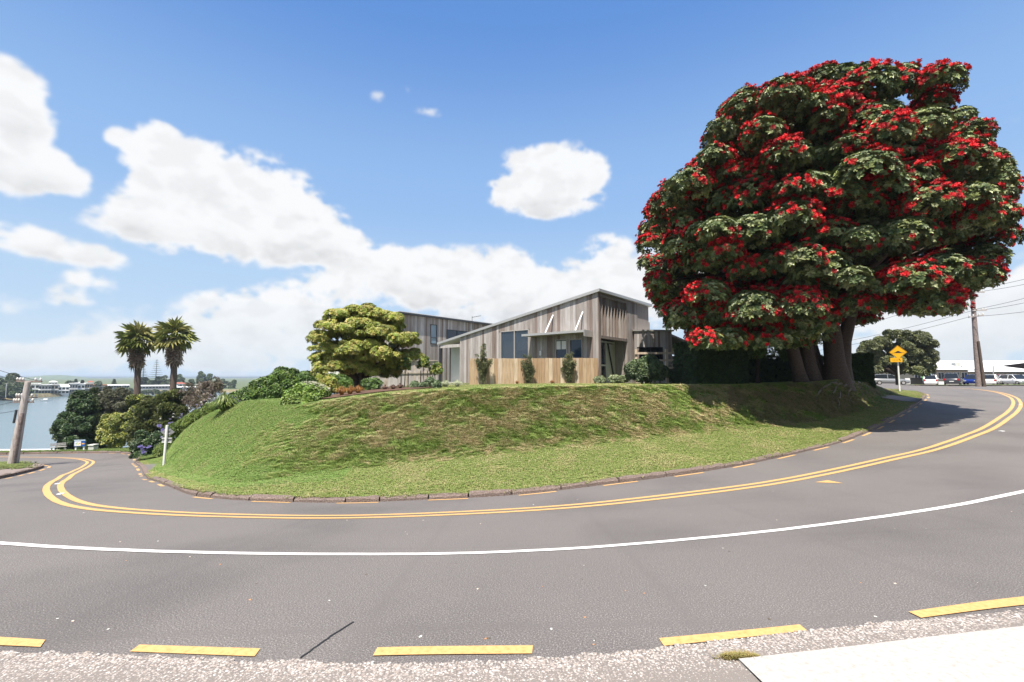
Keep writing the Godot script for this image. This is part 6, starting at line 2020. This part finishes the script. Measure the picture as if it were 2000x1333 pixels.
func car_park() -> void:
	M.tail = plain(0.45, 0.01, 0.012, 0.25)
	M.lamp_glass = plain(0.6, 0.62, 0.64, 0.1, 0.3)
	var silver := plain(0.36, 0.37, 0.38, 0.28, 0.5)
	var white := plain(0.72, 0.73, 0.73, 0.25)
	var dark := plain(0.07, 0.075, 0.085, 0.3, 0.4)
	var blue := plain(0.01, 0.03, 0.2, 0.25, 0.2)
	for q in [[1736, 752, 66, -1.9, silver, "wagon", "silver car parked side on behind the hump sign"], [1818, 752.5, 68, -0.72, white, "small", "white hatchback with its tail to the road"], [1861, 752.5, 68, -0.8, dark, "suv", "dark grey four wheel drive parked tail out"], [1901, 751.5, 70, 2.2, blue, "small", "small blue car parked nose out beside the pole"], [1936, 751, 67, -0.9, white, "wagon", "white wagon parked beside the brace pole"], [1955, 750.5, 72, -0.85, M.car_red, "small", "red hatchback between two white cars"], [1986, 751, 66, 2.9, white, "wagon", "white car parked at an angle beside the red car"]]:
		var p := P(q[0], q[1], q[2])
		car(q[6], Vector3(p.x, G(p.x, q[2]), p.z), q[3], q[4], q[5])
	# hall behind the cars
	var beige := plain(0.4, 0.36, 0.27, 0.8)
	for q in [[1786, 1893, 723, 706, 80.0, "long low beige hall with a white roof behind the cars", "hall"], [1893, 2180, 727, 705, 86.0, "set back wing of the hall with a broad white roof", "hall"]]:
		var a := P(q[0], 752, q[4])
		var b := P(q[1], 752, q[4])
		var o := thing("community_hall", q[5], "building", a, 0, "hall at the car park")
		var w := b.x - a.x
		var e: float = P(q[0], q[2], q[4]).y - a.y
		var r: float = P(q[0], q[3], q[4] + 8).y - a.y
		box_part("wall", Vector3(0, -0.5, -16), Vector3(w, e, 0), beige, o)
		var st := begin()
		quad(st, Vector3(-0.4, e, 0.9), Vector3(-0.4, r, -8), Vector3(w + 0.6, r, -8), Vector3(w + 0.6, e, 0.9))
		quad(st, Vector3(w + 0.6, e, -17), Vector3(w + 0.6, r, -8), Vector3(-0.4, r, -8), Vector3(-0.4, e, -17))
		tri(st, Vector3(-0.4, e, -17), Vector3(-0.4, r, -8), Vector3(-0.4, e, 0.9))
		tri(st, Vector3(w + 0.6, e, 0.9), Vector3(w + 0.6, r, -8), Vector3(w + 0.6, e, -17))
		part(st, "roof", M.white, o)
		box_part("gutter", Vector3(-0.5, e - 0.12, 0.91), Vector3(w + 0.7, e + 0.05, 1.05), M.dark_frame, o)
		var n := 7 if q[1] < 1900 else 12
		for k in n:
			var x0: float = w * (k + 0.15) / n
			var win := Node3D.new()
			win.name = "window"
			o.add_child(win, true)
			box_part("window_frame", Vector3(x0 - 0.08, e * 0.36, 0.0), Vector3(x0 + w * 0.7 / n + 0.08, e * 0.86, 0.05), M.white, win)
			box_part("pane", Vector3(x0, e * 0.4, 0.051), Vector3(x0 + w * 0.32 / n, e * 0.82, 0.07), M.dark_glass, win)
			box_part("pane", Vector3(x0 + w * 0.38 / n, e * 0.4, 0.051), Vector3(x0 + w * 0.7 / n, e * 0.82, 0.07), M.dark_glass, win)
	var ac := thing("roof_unit", "boxy beige ventilation unit on the white hall roof", "ventilator", P(1868, 714.5, 84))
	box_part("casing", Vector3(-0.5, -0.4, -0.4), Vector3(0.5, 0.55, 0.4), M.cream, ac)
	box_part("outlet", Vector3(0.51, -0.3, -0.2), Vector3(1.0, -0.05, 0.2), M.steel, ac)
	var shade := thing("shade_canopy", "dark pointed shade canopy over the hall wing", "canopy", P(1958, 714.5, 78))
	var st := begin()
	var c := [Vector3.ZERO, P(2060, 702, 76) - P(1958, 714.5, 78), P(2060, 727, 80) - P(1958, 714.5, 78)]
	tri(st, c[0], c[1], c[2])
	tri(st, c[2] + Vector3.DOWN * 0.1, c[1] + Vector3.DOWN * 0.1, c[0] + Vector3.DOWN * 0.1)
	part(st, "canopy_cloth", plain(0.05, 0.04, 0.035, 0.9), shade)
	st = begin()
	bar(st, P(1941, 752, 78) - P(1958, 714.5, 78), P(1940.5, 715, 78) - P(1958, 714.5, 78), 0.12)
	bar(st, P(1940.5, 715, 78) - P(1958, 714.5, 78), Vector3(0.05, 0, 0), 0.05)
	part(st, "mast", M.steel, shade)
	# bits between the cars
	for q in [[1770, 1777.5, 738.5, 752, 66, M.white, "white notice board standing beside the bins"], [1835, 1843, 742.5, 750, 66, M.white, "small white site sign on a blue base"]]:
		var p := P((q[0] + q[1]) / 2, q[3], q[4])
		var o := thing("site_sign", q[6], "sign", Vector3(p.x, G(p.x, q[4]), p.z), -0.7)
		var w: float = (q[1] - q[0]) * q[4] / F
		var h: float = (q[3] - q[2]) * q[4] / F
		box_part("panel", Vector3(-w / 2, h * 0.2, -0.03), Vector3(w / 2, h, 0.03), q[5], o)
		for x in [-0.35, 0.35]: box_part("post", Vector3(x * w - 0.04, -0.1, -0.08), Vector3(x * w + 0.04, h * 0.9, -0.031), M.sign_blue if q[0] > 1800 else M.steel, o)
	for k in 3:
		var p := P(1784 + k * 7, 752, 68)
		var o := thing("wheelie_bin", "black wheelie bin in the row beside the notice board", "bin", Vector3(p.x, G(p.x, 68), p.z), -0.7, "bins in the car park")
		st = begin()
		var lo := [Vector3(-0.22, 0.08, -0.25), Vector3(0.22, 0.08, -0.25), Vector3(0.22, 0.08, 0.25), Vector3(-0.22, 0.08, 0.25)]
		var hi := [Vector3(-0.3, 1.0, -0.36), Vector3(0.3, 1.0, -0.36), Vector3(0.3, 1.0, 0.36), Vector3(-0.3, 1.0, 0.36)]
		for i in 4: quad(st, lo[(i + 1) % 4], hi[(i + 1) % 4], hi[i], lo[i])
		part(st, "body", M.black, o)
		box_part("lid", Vector3(-0.33, 1.0, -0.4), Vector3(0.33, 1.07, 0.4), M.rubber, o)
		for x in [-0.25, 0.25]:
			st = begin()
			tube(st, [Vector3(x - 0.03, 0.1, -0.25), Vector3(x + 0.03, 0.1, -0.25)], [0.1, 0.1], 10)
			part(st, "wheel", M.rubber, o)
	for q in [[1804, 729, 745, plain(0.08, 0.4, 0.06, 0.7), "tall green banner before the hall"], [1818, 725, 740, plain(0.15, 0.45, 0.75, 0.7), "pale blue and white banner before the hall"]]:
		var p := P(q[0], 752, 76)
		var o := thing("banner", q[4], "banner", p)
		box_part("pole", Vector3(-0.18, -0.3, -0.03), Vector3(-0.12, P(q[0], q[1], 76).y - p.y, 0.03), M.steel, o)
		box_part("cloth", Vector3(-0.119, P(q[0], q[2], 76).y - p.y, -0.01), Vector3(0.3, P(q[0], q[1], 76).y - p.y, 0.01), q[3], o)
	# round tree before the hall
	var base := P(1755, 752, 58)
	outline_tree("round_tree", "broad round olive green tree before the hall car park", "tree", Vector3(base.x, G(base.x, 58), base.z), 0.22, 1.3, lobes_in([[1660, 722], [1672, 690], [1690, 662], [1725, 645], [1790, 642], [1820, 655], [1838, 685], [1838, 712], [1815, 732], [1760, 728], [1690, 728]], 58, 2.6, 150, 0.35, 0.7), 12000, M.mid_leaf, [[0.085, 0.1, 0.035], [0.13, 0.145, 0.05], [0.06, 0.07, 0.025]], "", 1.9)
	# pink path crossing the verge by the hump sign, grass strip at the car park
	var path := thing("footpath", "worn pinkish path crossing the verge below the hump sign", "footpath", Vector3.ZERO, 0, "", "structure")
	var r0 := []
	var r1 := []
	for q in [[1716, 772, 1714, 777], [1740, 774, 1735, 781], [1765, 776.5, 1760, 785], [1790, 779.5, 1784, 787], [1803, 781, 1794, 787.5]]:
		r1.append(lawn_hit(q[0], q[1]) + Vector3.UP * 0.05)
		r0.append(lawn_hit(q[2], q[3]) + Vector3.UP * 0.05)
	sheet("paving", [r0, r1], M.paving, path)
	var strip := thing("grass_strip", "narrow grass strip with kerb before the parked cars", "verge", Vector3.ZERO, 0, "", "structure")
	r0 = []; r1 = []
	var line := []
	for q in [[1790, 754.2], [1850, 754.4], [1900, 754.4], [1960, 754.2], [2100, 753.8]]:
		var p := hit(q[0], q[1])
		line.append(p)
		r0.append(drape(p, 0.12))
		r1.append(drape(p + Vector3(0.8, 0, -2.5), 0.14))
	sheet("turf", [r0, r1], M.turf, strip)
	line = spline(line, 1.0)
	for i in range(0, line.size() - 2, 2): part(kerb_stone(line, i, i + 2, 0.15, 0.13), "kerb_stone", M.kerb, strip)

func _ready() -> void:
	rng.seed = 20
	materials()
	air_and_light()
	ground()
	near_path()
	house()
	big_tree()
	garden()
	park()
	harbour()
	car_park()
	signs()
